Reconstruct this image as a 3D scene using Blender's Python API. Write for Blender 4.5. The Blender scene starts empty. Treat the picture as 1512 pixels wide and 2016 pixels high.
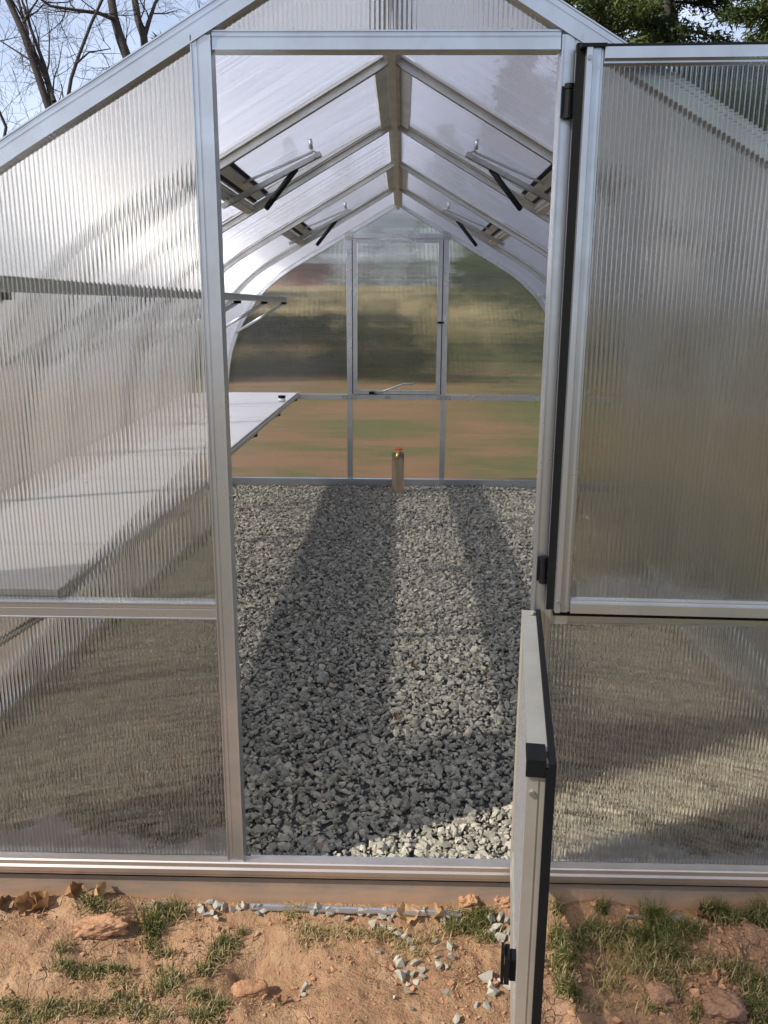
import bpy, bmesh, math, random
import numpy as np
from mathutils import Vector, Matrix, noise as mnoise

random.seed(7); rng = np.random.default_rng(7)
S = bpy.context.scene
R = math.radians
# ------------------------------------------------------------------ camera
CAM = Vector((0.041, -1.98, 1.465)); PITCH, YAW, ROLL, FPX = R(13.9), R(1.15), R(0.3), 1638.0
fw = Vector((-math.sin(YAW)*math.cos(PITCH), math.cos(YAW)*math.cos(PITCH), -math.sin(PITCH)))
rt0 = fw.cross(Vector((0, 0, 1))).normalized(); up0 = rt0.cross(fw)
rt = rt0*math.cos(ROLL)+up0*math.sin(ROLL); up = up0*math.cos(ROLL)-rt0*math.sin(ROLL)
cd = bpy.data.cameras.new('camera'); cam = bpy.data.objects.new('camera', cd); S.collection.objects.link(cam)
M = Matrix((rt, up, -fw)).transposed().to_4x4(); M.translation = CAM; cam.matrix_world = M
cd.sensor_fit = 'VERTICAL'; cd.sensor_height = 24.0; cd.lens = 24.0*FPX/2016.0
cd.clip_start = 0.02; cd.clip_end = 2000.0
S.camera = cam
# ------------------------------------------------------------------ sky and sun
SUN_EL, SUN_AZ = R(40.8), R(25)            # azimuth: from -X turned towards -Y
L = Vector((-math.cos(SUN_EL)*math.cos(SUN_AZ), -math.cos(SUN_EL)*math.sin(SUN_AZ), math.sin(SUN_EL)))
W = bpy.data.worlds.new('World'); S.world = W; W.use_nodes = True
nt = W.node_tree; nt.nodes.clear()
wo = nt.nodes.new('ShaderNodeOutputWorld'); bg = nt.nodes.new('ShaderNodeBackground'); bg.inputs[1].default_value = 0.10
sky = nt.nodes.new('ShaderNodeTexSky'); sky.sky_type = 'NISHITA'; sky.sun_disc = False
sky.sun_elevation = SUN_EL; sky.sun_rotation = math.atan2(L.x, L.y); sky.dust_density = 1.2; sky.ozone_density = 1.6
tc = nt.nodes.new('ShaderNodeTexCoord'); mp = nt.nodes.new('ShaderNodeMapping'); mp.inputs['Scale'].default_value = (1.2, 1.2, 4.2)
mp.inputs['Location'].default_value = (0.4, 0.2, 0.35)
nz = nt.nodes.new('ShaderNodeTexNoise'); nz.inputs['Scale'].default_value = 1.6; nz.inputs['Detail'].default_value = 7; nz.inputs['Roughness'].default_value = 0.5
rp = nt.nodes.new('ShaderNodeValToRGB'); rp.color_ramp.elements[0].position = 0.40; rp.color_ramp.elements[1].position = 0.68
rp.color_ramp.elements[0].color = (0.10, 0.10, 0.10, 1); rp.color_ramp.elements[1].color = (0.9, 0.9, 0.9, 1)
mx = nt.nodes.new('ShaderNodeMix'); mx.data_type = 'RGBA'; mx.inputs['B'].default_value = (7.6, 8.3, 10.4, 1)
nt.links.new(tc.outputs['Generated'], mp.inputs[0]); nt.links.new(mp.outputs[0], nz.inputs[0]); nt.links.new(nz.outputs[0], rp.inputs[0])
nt.links.new(rp.outputs[0], mx.inputs['Factor']); nt.links.new(sky.outputs[0], mx.inputs['A']); nt.links.new(mx.outputs['Result'], bg.inputs[0])
nt.links.new(bg.outputs[0], wo.inputs[0])
sd = bpy.data.lights.new('sun', 'SUN'); sd.energy = 4.6; sd.angle = R(0.55); sd.color = (1.0, 0.95, 0.87)
so = bpy.data.objects.new('sun', sd); S.collection.objects.link(so)
so.rotation_euler = (-L).to_track_quat('-Z', 'Y').to_euler(); so.location = L*20
S.view_settings.view_transform = 'Standard'; S.view_settings.look = 'None'; S.view_settings.gamma = 1
S.view_settings.exposure = 0.56
S.cycles.transparent_max_bounces = 32; S.cycles.max_bounces = 12; S.cycles.transmission_bounces = 10
S.cycles.glossy_bounces = 6; S.cycles.diffuse_bounces = 5; S.cycles.use_denoising = True
S.cycles.sample_clamp_indirect = 4.0

# ------------------------------------------------------------------ helpers
def ray(px, py):
    return fw + rt*((px-756)/FPX) - up*((py-1008)/FPX)
def at_z(px, py, z):
    d = ray(px, py); return CAM + d*((z-CAM.z)/d.z)
def at_y(px, py, y):
    d = ray(px, py); return CAM + d*((y-CAM.y)/d.y)
class MB:
    def __init__(s): s.v = []; s.f = []; s.t = []
    def add(s, v, f, tone=None):
        n = len(s.v); s.v += [tuple(p) for p in v]; s.f += [tuple(i+n for i in q) for q in f]
        if tone is not None: s.t += [tone]*len(v)
        return s
    def box(s, x0, x1, y0, y1, z0, z1):
        return s.add([(x0,y0,z0),(x1,y0,z0),(x1,y1,z0),(x0,y1,z0),(x0,y0,z1),(x1,y0,z1),(x1,y1,z1),(x0,y1,z1)],
                     [(0,3,2,1),(4,5,6,7),(0,1,5,4),(1,2,6,5),(2,3,7,6),(3,0,4,7)])
    def ext(s, prof, p0, p1, u, v):       # prism of a profile (u, v) from p0 to p1
        p0, p1, u, v = map(Vector, (p0, p1, u, v)); n = len(prof)
        if u.cross(v).dot(p1-p0) < 0: prof = prof[::-1]
        V = [p0+u*a+v*b for a, b in prof]+[p1+u*a+v*b for a, b in prof]
        F = [(i, (i+1) % n, n+(i+1) % n, n+i) for i in range(n)]+[tuple(range(n))[::-1], tuple(range(n, 2*n))]
        return s.add(V, F)
    def tube(s, pts, rad, k=8, cap=True):
        pts = [Vector(p) for p in pts]; m = len(pts)
        if not isinstance(rad, (list, tuple)): rad = [rad]*m
        V = []; F = []; a = None
        for i, p in enumerate(pts):
            t = (pts[min(i+1, m-1)]-pts[max(i-1, 0)]).normalized()
            if a is None: a = t.orthogonal().normalized()
            else:
                a = a-t*a.dot(t); a = a.normalized() if a.length > 1e-6 else t.orthogonal().normalized()
            b = t.cross(a)
            V += [p+(a*math.cos(2*math.pi*j/k)+b*math.sin(2*math.pi*j/k))*rad[i] for j in range(k)]
        for i in range(m-1):
            for j in range(k): F.append((i*k+j, i*k+(j+1) % k, (i+1)*k+(j+1) % k, (i+1)*k+j))
        if cap: F += [tuple(range(k))[::-1], tuple(range((m-1)*k, m*k))]
        return s.add(V, F)
    def bar(s, p0, p1, w, t, up_=(0, 0, 1)):      # flat bar between two points
        p0, p1 = Vector(p0), Vector(p1); d = (p1-p0).normalized(); v = Vector(up_)
        u = d.cross(v).normalized(); v = u.cross(d)
        return s.ext([(-w/2,-t/2),(w/2,-t/2),(w/2,t/2),(-w/2,t/2)], p0, p1, u, v)
    def sweep(s, path, prof):             # path in the xz plane, prof = (outward, y)
        m = len(path); n = len(prof); V = []; F = []
        for i in range(m):
            x, z = path[i]; a = path[max(i-1, 0)]; b = path[min(i+1, m-1)]
            tx, tz = b[0]-a[0], b[1]-a[1]; l = math.hypot(tx, tz); nx, nz_ = -tz/l, tx/l
            if nx*x+nz_*(z-0.8) < 0: nx, nz_ = -nx, -nz_
            V += [(x+nx*o, y, z+nz_*o) for o, y in prof]
        for i in range(m-1):
            for j in range(n): F.append((i*n+j, i*n+(j+1) % n, (i+1)*n+(j+1) % n, (i+1)*n+j))
        F += [tuple(range(n))[::-1], tuple(range((m-1)*n, m*n))]
        return s.add(V, F)
    def build(s, name, mat, parent=None, smooth=False, fix=True):
        me = bpy.data.meshes.new(name); me.from_pydata(s.v, [], s.f)
        if s.t:
            at = me.attributes.new('tone', 'FLOAT', 'POINT'); at.data.foreach_set('value', s.t)
        if fix:
            bm = bmesh.new(); bm.from_mesh(me); bmesh.ops.recalc_face_normals(bm, faces=bm.faces); bm.to_mesh(me); bm.free()
        return link(name, me, mat, parent, smooth)
def link(name, me, mat, parent=None, smooth=False):
    if mat is not None and not me.materials: me.materials.append(mat)
    if smooth: me.polygons.foreach_set('use_smooth', [True]*len(me.polygons))
    o = bpy.data.objects.new(name, me); S.collection.objects.link(o)
    if parent is not None: o.parent = parent
    return o
def np_mesh(name, V, F, tone=None):       # fast mesh of triangles
    me = bpy.data.meshes.new(name); V = np.asarray(V, np.float32); F = np.asarray(F, np.int32)
    me.vertices.add(len(V)); me.vertices.foreach_set('co', V.ravel())
    me.loops.add(F.size); me.loops.foreach_set('vertex_index', F.ravel())
    me.polygons.add(len(F)); me.polygons.foreach_set('loop_start', np.arange(0, F.size, F.shape[1], dtype=np.int32))
    me.polygons.foreach_set('use_smooth', [False]*len(F)); me.update(calc_edges=True); me.validate()
    if tone is not None:
        a = me.attributes.new('tone', 'FLOAT', 'POINT'); a.data.foreach_set('value', np.asarray(tone, np.float32))
    return me
def thing(name, label, cat, loc=(0, 0, 0), group=None):
    o = bpy.data.objects.new(name, None); S.collection.objects.link(o); o.location = loc; o.empty_display_size = 0.1
    return tag(o, label, cat, group)
def tag(o, label=None, cat=None, group=None, kind=None):
    if label: o['label'] = label
    if cat: o['category'] = cat
    if group: o['group'] = group
    if kind: o['kind'] = kind
    return o

# ------------------------------------------------------------------ materials
class NT:
    def __init__(s, name):
        s.m = bpy.data.materials.new(name); s.m.use_nodes = True; s.t = s.m.node_tree; s.t.nodes.clear()
        s.out = s.n('OutputMaterial')
    def n(s, typ, **kw):
        nd = s.t.nodes.new('ShaderNode'+typ)
        for k, v in kw.items():
            if k.startswith('i_'): nd.inputs[k[2:].replace('_', ' ')].default_value = v
            else: setattr(nd, k, v)
        return nd
    def l(s, a, b): s.t.links.new(a, b)
    def noise(s, scale, detail=4, rough=0.55, vec=None, dist=0):
        n = s.n('TexNoise'); n.inputs['Scale'].default_value = scale; n.inputs['Detail'].default_value = detail
        n.inputs['Roughness'].default_value = rough; n.inputs['Distortion'].default_value = dist
        if vec is not None: s.l(vec, n.inputs['Vector'])
        return n.outputs[0]
    def ramp(s, fac, stops, interp='LINEAR'):
        r = s.n('ValToRGB'); e = r.color_ramp.elements; r.color_ramp.interpolation = interp
        while len(e) < len(stops): e.new(0.5)
        for el, (p, c) in zip(e, stops):
            el.position = p; el.color = (*c, 1) if isinstance(c, tuple) else (c, c, c, 1)
        s.l(fac, r.inputs[0]); return r.outputs[0]
    def mix(s, fac, a, b):
        m = s.n('Mix', data_type='RGBA')
        for sock, v in ((m.inputs['Factor'], fac), (m.inputs['A'], a), (m.inputs['B'], b)):
            if hasattr(v, 'links'): s.l(v, sock)
            else: sock.default_value = (*v, 1) if isinstance(v, tuple) else v
        return m.outputs['Result']
    def math(s, op, a, b=0.0, c=None):
        m = s.n('Math', operation=op)
        for i, v in enumerate((a, b) if c is None else (a, b, c)):
            if hasattr(v, 'links'): s.l(v, m.inputs[i])
            else: m.inputs[i].default_value = v
        return m.outputs[0]
    def vmath(s, op, a, b=None):
        m = s.n('VectorMath', operation=op)
        for i, v in enumerate((a, b)):
            if v is None: continue
            if hasattr(v, 'links'): s.l(v, m.inputs[i])
            else: m.inputs[i].default_value = v
        return m
    def mixs(s, fac, a, b):
        m = s.n('MixShader')
        if hasattr(fac, 'links'): s.l(fac, m.inputs[0])
        else: m.inputs[0].default_value = fac
        s.l(a, m.inputs[1]); s.l(b, m.inputs[2]); return m.outputs[0]
    def bump(s, h, strength, dist=0.01):
        b = s.n('Bump'); b.inputs['Strength'].default_value = strength; b.inputs['Distance'].default_value = dist
        s.l(h, b.inputs['Height']); return b.outputs[0]
    def principled(s, col, rough=0.6, metal=0.0, normal=None, spec=0.5):
        p = s.n('BsdfPrincipled')
        for k, v in (('Base Color', col), ('Roughness', rough), ('Metallic', metal), ('Specular IOR Level', spec)):
            if hasattr(v, 'links'): s.l(v, p.inputs[k])
            else: p.inputs[k].default_value = (*v, 1) if isinstance(v, tuple) else v
        if normal is not None: s.l(normal, p.inputs['Normal'])
        return p.outputs[0]
    def done(s, sh): s.l(sh, s.out.inputs[0]); return s.m
    def pos(s): return s.n('NewGeometry').outputs['Position']

def mat_alu(name, col=(0.56, 0.58, 0.60), rough=0.30, dirt=0.12, metal=0.88):
    t = NT(name); p = t.pos()
    n1 = t.noise(9, 5, 0.6, p); n2 = t.noise(60, 3, 0.6, p)
    c = t.mix(t.ramp(n1, [(0.35, 0.0), (0.75, 1.0)]), col, tuple(v*0.78 for v in col))
    spots = t.ramp(t.noise(23, 6, 0.7, p), [(0.66, 0.0), (0.76, 1.0)])
    c = t.mix(t.math('MULTIPLY', spots, dirt*3), c, (0.50, 0.40, 0.31))
    r = t.math('ADD', t.math('MULTIPLY', n1, 0.25), rough-0.12)
    return t.done(t.principled(c, r, metal, t.bump(n2, 0.06, 0.002)))
def mat_plain(name, col, rough=0.6, metal=0.0, var=0.25, scale=20, bump=0.2, spec=0.4):
    t = NT(name); p = t.pos(); n = t.noise(scale, 5, 0.6, p)
    c = t.mix(t.ramp(n, [(0.3, 0.0), (0.7, 1.0)]), col, tuple(v*(1-var) for v in col))
    return t.done(t.principled(c, rough, metal, t.bump(n, bump, 0.004), spec))
def flute_normal(t, P, N, axis, pitch, amp, phase=0.0):
    s = t.vmath('DOT_PRODUCT', P, axis).outputs['Value']
    sn = t.math('SINE', t.math('MULTIPLY_ADD', s, 2*math.pi/pitch, phase))
    sc = t.vmath('SCALE', axis); t.l(t.math('MULTIPLY', sn, amp), sc.inputs['Scale'])
    return t.vmath('NORMALIZE', t.vmath('ADD', N, sc.outputs[0]).outputs[0]).outputs[0]
def mat_poly(name, axis, pitch, transp, amp=0.3, ior=1.3, transl=0.027, rough=0.012, wide=0.12, spots=True, tint=(0.90, 0.885, 0.855), gloss=0.75, fog=False, streak=False):
    """fluted polycarbonate skin: the flutes act as small cylinder lenses across `axis`"""
    t = NT(name); g = t.n('NewGeometry'); P = g.outputs['Position']; N = g.outputs['Normal']
    LN = flute_normal(t, P, N, axis, pitch, amp); LW = flute_normal(t, P, N, axis, pitch*.5, amp*2.6, 1.0)
    def rf(nn, r):
        n = t.n('BsdfRefraction', i_IOR=ior, i_Roughness=r); n.inputs['Color'].default_value = (*tint, 1); t.l(nn, n.inputs['Normal']); return n.outputs[0]
    sh = t.mixs(wide, rf(LN, rough), rf(LW, rough*2))
    if transp:
        tr = t.n('BsdfTransparent'); tr.inputs['Color'].default_value = (*tint, 1); sh = t.mixs(transp, sh, tr.outputs[0])
    tl = t.n('BsdfTranslucent'); tl.inputs['Color'].default_value = (0.84, 0.84, 0.91, 1)
    df = t.n('BsdfDiffuse'); df.inputs['Color'].default_value = (0.80, 0.79, 0.81, 1)
    hz = t.math('MULTIPLY_ADD', t.noise(2.3, 4, 0.6, P), 0.03, transl-0.018)
    if streak:     # uneven extrusion of the sheet along the flutes
        cs = t.n('CombineXYZ'); t.l(t.vmath('DOT_PRODUCT', P, axis).outputs['Value'], cs.inputs[0]); t.l(t.math('MULTIPLY', t.vmath('LENGTH', P).outputs['Value'], 0.12), cs.inputs[1])
        hz = t.math('MULTIPLY_ADD', t.ramp(t.noise(26, 4, 0.75, cs.outputs[0]), [(0.35, 0.0), (0.65, 1.0)]), 0.15, hz)
    if spots:      # specks and scratches in the skin
        sp = t.ramp(t.noise(38, 2, 0.4, P), [(0.74, 0.0), (0.79, 1.0)]); hz = t.math('ADD', hz, t.math('MULTIPLY', sp, 0.3))
    if fog:        # moisture standing in the flutes, each to its own height
        sx_ = t.n('SeparateXYZ'); t.l(P, sx_.inputs[0]); fl = t.math('FLOOR', t.math('DIVIDE', sx_.outputs[0], pitch))
        cb = t.n('CombineXYZ'); t.l(t.math('MULTIPLY', fl, 0.028), cb.inputs[0]); wn = t.n('TexWhiteNoise', noise_dimensions='1D'); t.l(fl, wn.inputs['W'])
        for zb, hh in ((.004, .17), (.770, .11)):
            hgt = t.math('MAXIMUM', t.math('MULTIPLY_ADD', t.noise(1.0, 2, 0.5, cb.outputs[0]), hh*1.9, -hh*.52), 0.004)
            hgt = t.math('MULTIPLY', hgt, t.math('MULTIPLY_ADD', wn.outputs['Value'], 0.22, 0.88))
            k1 = t.math('SMOOTH_MIN', t.math('MULTIPLY', t.math('SUBTRACT', t.math('ADD', hgt, zb), sx_.outputs[2]), 45.0), 1.0); k1.node.inputs[2].default_value = 0.1
            k1 = t.math('MULTIPLY', t.math('MAXIMUM', k1, 0.0), t.math('GREATER_THAN', sx_.outputs[2], zb-.04))
            if zb > .5: k1 = t.math('MULTIPLY', k1, t.math('GREATER_THAN', sx_.outputs[0], .47))
            hz = t.math('ADD', hz, t.math('MULTIPLY', k1, 0.24))
    sh = t.mixs(hz, sh, t.mixs(0.15, tl.outputs[0], df.outputs[0]))
    gl = t.n('BsdfGlossy', i_Roughness=0.16); gl.inputs['Color'].default_value = (0.9, 0.9, 0.9, 1); t.l(LN, gl.inputs['Normal'])
    fr = t.n('Fresnel', i_IOR=1.42)
    return t.done(t.mixs(t.math('MINIMUM', t.math('MULTIPLY', fr.outputs[0], gloss), 0.53*gloss), sh, gl.outputs[0]))
def mat_back_skin(ior=1.3, transp=0.0):
    t = NT('polycarbonate_inner_skin'); r = t.n('BsdfRefraction', i_IOR=ior, i_Roughness=0.02); r.inputs['Color'].default_value = (0.95, 0.945, 0.93, 1)
    tr = t.n('BsdfTransparent'); tr.inputs['Color'].default_value = (0.95, 0.945, 0.93, 1)
    return t.done(t.mixs(transp, r.outputs[0], tr.outputs[0]) if transp else r.outputs[0])
AL = mat_alu('mill_aluminium')
AL2 = mat_alu('aluminium_weathered', (0.60, 0.60, 0.575), 0.42, 0.15)
ALB = mat_alu('aluminium_clay_dusted', (0.60, 0.53, 0.47), 0.36, 0.8)
ALD = mat_alu('aluminium_dusty_door', (0.47, 0.45, 0.395), 0.42, 0.6, 0.68)
STEEL = mat_alu('galvanised_steel', (0.40, 0.40, 0.39), 0.35, 0.1)
BLACK = mat_plain('black_rubber', (0.006, 0.006, 0.0065), 0.6, 0, 0.2, 60, 0.05, 0.15)
PCX = mat_poly('polycarbonate_gable', (1, 0, 0), 0.0105, 0.0, fog=True, transl=0.018, amp=0.20, wide=0.08, tint=(0.85, 0.83, 0.765))
PCI = mat_back_skin()
PCIL = mat_back_skin(1.3, 0.75)
PCB = mat_poly('polycarbonate_back_gable', (1, 0, 0), 0.0105, 0.08, amp=0.42, ior=1.16, transl=0.028, spots=False, rough=0.03, tint=(0.96, 0.955, 0.93))
PCY = mat_poly('polycarbonate_roof', (0, 1, 0), 0.016, 0.52, amp=0.9, ior=1.12, transl=0.10, rough=0.25, gloss=0.3, streak=True, tint=(0.90, 0.90, 0.92))
def mat_web():
    t = NT('polycarbonate_flute_wall')
    tr = t.n('BsdfTransparent'); tr.inputs['Color'].default_value = (0.90, 0.89, 0.87, 1)
    tl = t.n('BsdfTranslucent'); tl.inputs['Color'].default_value = (0.85, 0.85, 0.87, 1)
    gl = t.n('BsdfGlossy', i_Roughness=0.10); gl.inputs['Color'].default_value = (0.9, 0.9, 0.92, 1)
    return t.done(t.mixs(0.22, t.mixs(0.17, tr.outputs[0], tl.outputs[0]), gl.outputs[0]))
WEB = mat_web()
def mat_roof_web():
    t = NT('polycarbonate_roof_flute_wall')
    tr = t.n('BsdfTransparent'); tr.inputs['Color'].default_value = (0.96, 0.96, 0.97, 1)
    tl = t.n('BsdfTranslucent'); tl.inputs['Color'].default_value = (0.88, 0.87, 0.90, 1)
    gl = t.n('BsdfGlossy', i_Roughness=0.27); gl.inputs['Color'].default_value = (0.95, 0.95, 0.97, 1)
    sy = t.n('SeparateXYZ'); t.l(t.pos(), sy.inputs[0]); wn = t.n('TexWhiteNoise', noise_dimensions='1D'); t.l(t.math('FLOOR', t.math('DIVIDE', t.math('ADD', sy.outputs[1], -.012), .016)), wn.inputs['W'])
    return t.done(t.mixs(t.math('MULTIPLY_ADD', wn.outputs['Value'], 0.15, 0.25), t.mixs(0.06, tr.outputs[0], tl.outputs[0]), gl.outputs[0]))
ROOFWEB = mat_roof_web()
def mat_stone():
    t = NT('crushed_slate'); p = t.pos(); a = t.n('Attribute', attribute_name='tone').outputs['Fac']
    c = t.ramp(a, [(0.0, (0.092, 0.085, 0.066)), (0.35, (0.205, 0.190, 0.148)), (0.62, (0.34, 0.312, 0.248)), (0.80, (0.40, 0.348, 0.262)), (0.93, (0.23, 0.175, 0.125)), (1.0, (0.20, 0.12, 0.075))])
    n = t.noise(90, 4, 0.6, p)
    c = t.mix(t.math('MULTIPLY', n, 0.55), c, (0.40, 0.37, 0.30))
    return t.done(t.principled(c, 0.78, 0, t.bump(t.noise(220, 4, 0.6, p), 0.35, 0.003), 0.3))
STONE = mat_stone()
def mat_ground():
    t = NT('clay_and_lawn'); p = t.pos(); sep = t.n('SeparateXYZ'); t.l(p, sep.inputs[0]); X, Y, Z = sep.outputs
    # clay
    n1 = t.noise(4.5, 6, 0.6, p); n2 = t.noise(26, 6, 0.65, p); n3 = t.noise(140, 4, 0.6, p)
    clay = t.ramp(n1, [(0.3, (0.22, 0.130, 0.070)), (0.5, (0.31, 0.190, 0.106)), (0.72, (0.42, 0.278, 0.17))])
    clay = t.mix(t.ramp(n2, [(0.35, 0.55), (0.6, 0.0)]), clay, (0.24, 0.12, 0.065))
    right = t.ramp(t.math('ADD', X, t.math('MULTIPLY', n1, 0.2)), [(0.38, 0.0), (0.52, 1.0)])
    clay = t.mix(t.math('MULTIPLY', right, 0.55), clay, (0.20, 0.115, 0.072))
    clay = t.mix(t.ramp(n3, [(0.62, 0.0), (0.75, 0.5)]), clay, (0.54, 0.38, 0.26))
    # lawn
    l1 = t.noise(0.55, 5, 0.6, p); l2 = t.noise(3.4, 6, 0.72, p); l3 = t.noise(14, 6, 0.8, p)
    gr = t.mix(l3, (0.045, 0.055, 0.013), (0.13, 0.125, 0.042))
    br = t.mix(l3, (0.12, 0.066, 0.032), (0.25, 0.14, 0.075))
    gside = t.math('MULTIPLY', t.math('GREATER_THAN', X, 1.55), -0.05)
    lawn = t.mix(t.ramp(t.math('ADD', gside, t.math('ADD', t.math('MULTIPLY', l1, 0.5), t.math('MULTIPLY', l2, 0.5))), [(0.455, 0.0), (0.52, 1.0)]), gr, br)
    straw = t.mix(l2, (0.20, 0.155, 0.07), (0.36, 0.29, 0.15))
    far = t.ramp(t.math('MULTIPLY', t.math('ADD', Y, t.math('MULTIPLY', l1, 8)), 0.01), [(0.33, 0.0), (0.40, 1.0)])
    lawn = t.mix(far, lawn, straw)
    dst = t.math('SQRT', t.math('ADD', t.math('POWER', t.math('MULTIPLY', X, 0.75), 2.0), t.math('POWER', t.math('ADD', Y, 0.2), 2.0)))
    isl = t.ramp(t.math('ADD', t.math('MULTIPLY', dst, 0.4), t.math('MULTIPLY', l2, 0.5)), [(0.62, 0.0), (0.80, 1.0)])
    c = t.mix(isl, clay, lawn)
    vo = t.n('TexVoronoi', feature='DISTANCE_TO_EDGE'); vo.inputs['Scale'].default_value = 24
    wv = t.vmath('ADD', p, None); nn = t.n('TexNoise'); nn.inputs['Scale'].default_value = 9; t.l(p, nn.inputs['Vector'])
    sc = t.vmath('SCALE', nn.outputs['Color']); sc.inputs['Scale'].default_value = 0.10; t.l(sc.outputs[0], wv.inputs[1]); t.l(wv.outputs[0], vo.inputs['Vector'])
    crack = t.ramp(vo.outputs['Distance'], [(0.0, 0.0), (0.05, 1.0)])
    ck = t.math('MULTIPLY', t.math('SUBTRACT', 1.0, crack), t.ramp(t.noise(5, 3, 0.5, p), [(0.50, 0.0), (0.62, 1.0)]))
    h = t.math('ADD', t.math('MULTIPLY', n2, 1.0), t.math('MULTIPLY', n3, 0.35)); h = t.math('SUBTRACT', h, t.math('MULTIPLY', ck, 0.35))
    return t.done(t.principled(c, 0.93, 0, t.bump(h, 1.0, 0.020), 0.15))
GROUND = mat_ground()
def mat_clay(name='clay_clod', col=(0.37, 0.20, 0.112)):
    t = NT(name); p = t.pos(); n = t.noise(30, 6, 0.65, p); n2 = t.noise(130, 4, 0.6, p)
    c = t.mix(t.ramp(n, [(0.3, 0.0), (0.7, 1.0)]), tuple(v*0.72 for v in col), tuple(min(1, v*1.12) for v in col))
    return t.done(t.principled(c, 0.92, 0, t.bump(t.math('ADD', n, t.math('MULTIPLY', n2, 0.5)), 0.8, 0.008), 0.15))
CLAY = mat_clay(); CLAYR = mat_clay('clay_clod_brown', (0.27, 0.155, 0.098)); ROCKM = mat_clay('sandstone_red', (0.35, 0.185, 0.10))
def mat_tone(name, stops, rough=0.7, transl=0.0, spec=0.3):
    t = NT(name); a = t.n('Attribute', attribute_name='tone').outputs['Fac']; c = t.ramp(a, stops)
    sh = t.principled(c, rough, 0, None, spec)
    if transl:
        tl = t.n('BsdfTranslucent'); t.l(c, tl.inputs['Color']); sh = t.mixs(transl, sh, tl.outputs[0])
    return t.done(sh)
GRASSM = mat_tone('grass_blades', [(0.0, (0.048, 0.064, 0.014)), (0.45, (0.110, 0.120, 0.032)), (0.6, (0.19, 0.170, 0.060)), (0.8, (0.33, 0.25, 0.11)), (1.0, (0.45, 0.35, 0.19))], 0.6, 0.3)
LEAFM = mat_tone('dry_leaf', [(0.0, (0.10, 0.055, 0.028)), (0.5, (0.27, 0.15, 0.065)), (1.0, (0.46, 0.29, 0.14))], 0.7, 0.25)
NEEDLE = mat_tone('evergreen_needles', [(0.0, (0.022, 0.035, 0.010)), (0.5, (0.055, 0.080, 0.018)), (1.0, (0.115, 0.125, 0.030))], 0.7, 0.2)
BARK = mat_plain('bark', (0.060, 0.048, 0.042), 0.9, 0, 0.5, 14, 0.6)
WOOD = None
def mat_wood():
    t = NT('weathered_wood'); p = t.pos(); m = t.n('Mapping'); m.inputs['Scale'].default_value = (60, 60, 3); t.l(p, m.inputs[0])
    n = t.noise(1, 5, 0.6, m.outputs[0]); c = t.ramp(n, [(0.3, (0.11, 0.078, 0.050)), (0.7, (0.24, 0.18, 0.12))])
    return t.done(t.principled(c, 0.85, 0, t.bump(n, 0.5, 0.003)))
WOOD = mat_wood()
def mat_found():
    t = NT('foundation_clay_splashed'); p = t.pos(); sep = t.n('SeparateXYZ'); t.l(p, sep.inputs[0])
    m = t.n('Mapping'); m.inputs['Scale'].default_value = (4, 4, 22); t.l(p, m.inputs[0])
    n = t.noise(1.2, 6, 0.65, m.outputs[0]); n2 = t.noise(35, 5, 0.6, p)
    f = t.math('ADD', t.math('MULTIPLY_ADD', sep.outputs[2], 7.0, 1.0), t.math('MULTIPLY_ADD', n, 1.1, -0.5))
    c = t.ramp(f, [(0.0, (0.38, 0.22, 0.13)), (0.30, (0.31, 0.205, 0.135)), (0.55, (0.21, 0.165, 0.125))])
    c = t.mix(t.ramp(n2, [(0.3, 0.4), (0.6, 0.0)]), c, (0.30, 0.20, 0.13))
    return t.done(t.principled(c, 0.75, 0.1, t.bump(n2, 0.3, 0.003), 0.3))
FOUND = mat_found()
TRAY = mat_plain('bench_panel_grey', (0.60, 0.58, 0.58), 0.45, 0, 0.06, 4, 0.03)
RED = mat_plain('red_painted_metal', (0.55, 0.035, 0.02), 0.4); BRASS = mat_plain('brass', (0.75, 0.52, 0.20), 0.35, 0.9)

# ------------------------------------------------------------------ terrain
def sstep(a, b, x):
    t = np.clip((x-a)/(b-a), 0, 1); return t*t*(3-2*t)
MOUND = []            # (x, y, radius x, radius y, height)
def mpx(px, py, rx, ry, h, z=-0.15):
    p = at_z(px, py, z); MOUND.append((p.x, p.y, rx, ry, h))
for a in [(60, 1850, .17, .09, .030), (180, 1800, .10, .05, .022), (190, 1812, .10, .050, .030), (700, 1840, .15, .04, .010), (560, 1840, .07, .04, .022),
          (1180, 1810, .09, .05, .030), (1440, 1850, .14, .06, .035), (1300, 1975, .10, .06, .030), (1430, 1990, .10, .07, .035), (1150, 1990, .08, .06, .018),
          (960, 1780, .05, .03, .022), (540, 1925, .11, .08, -.035), (490, 1900, .05, .05, -.02), (300, 1855, .08, .03, -.022), (90, 1930, .16, .08, .020),
          (880, 1960, .15, .10, .012), (660, 1990, .12, .06, .016), (1080, 1880, .05, .10, -.008)]:
    mpx(*a)
def hbase(x, y):
    h = -0.15 + 0*x + .024*np.exp(-((y+.030)/.032)**2)*(np.abs(x) < 1.6)
    h = h + 2.9*sstep(20, 62, y) + 1.0*sstep(14, 60, -x)*sstep(-5, 20, y)
    return h
def hmound(x, y):
    h = 0*x
    for mx_, my_, rx, ry, a in MOUND: h = h + a*np.exp(-((x-mx_)/rx)**2-((y-my_)/ry)**2)
    return h
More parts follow.
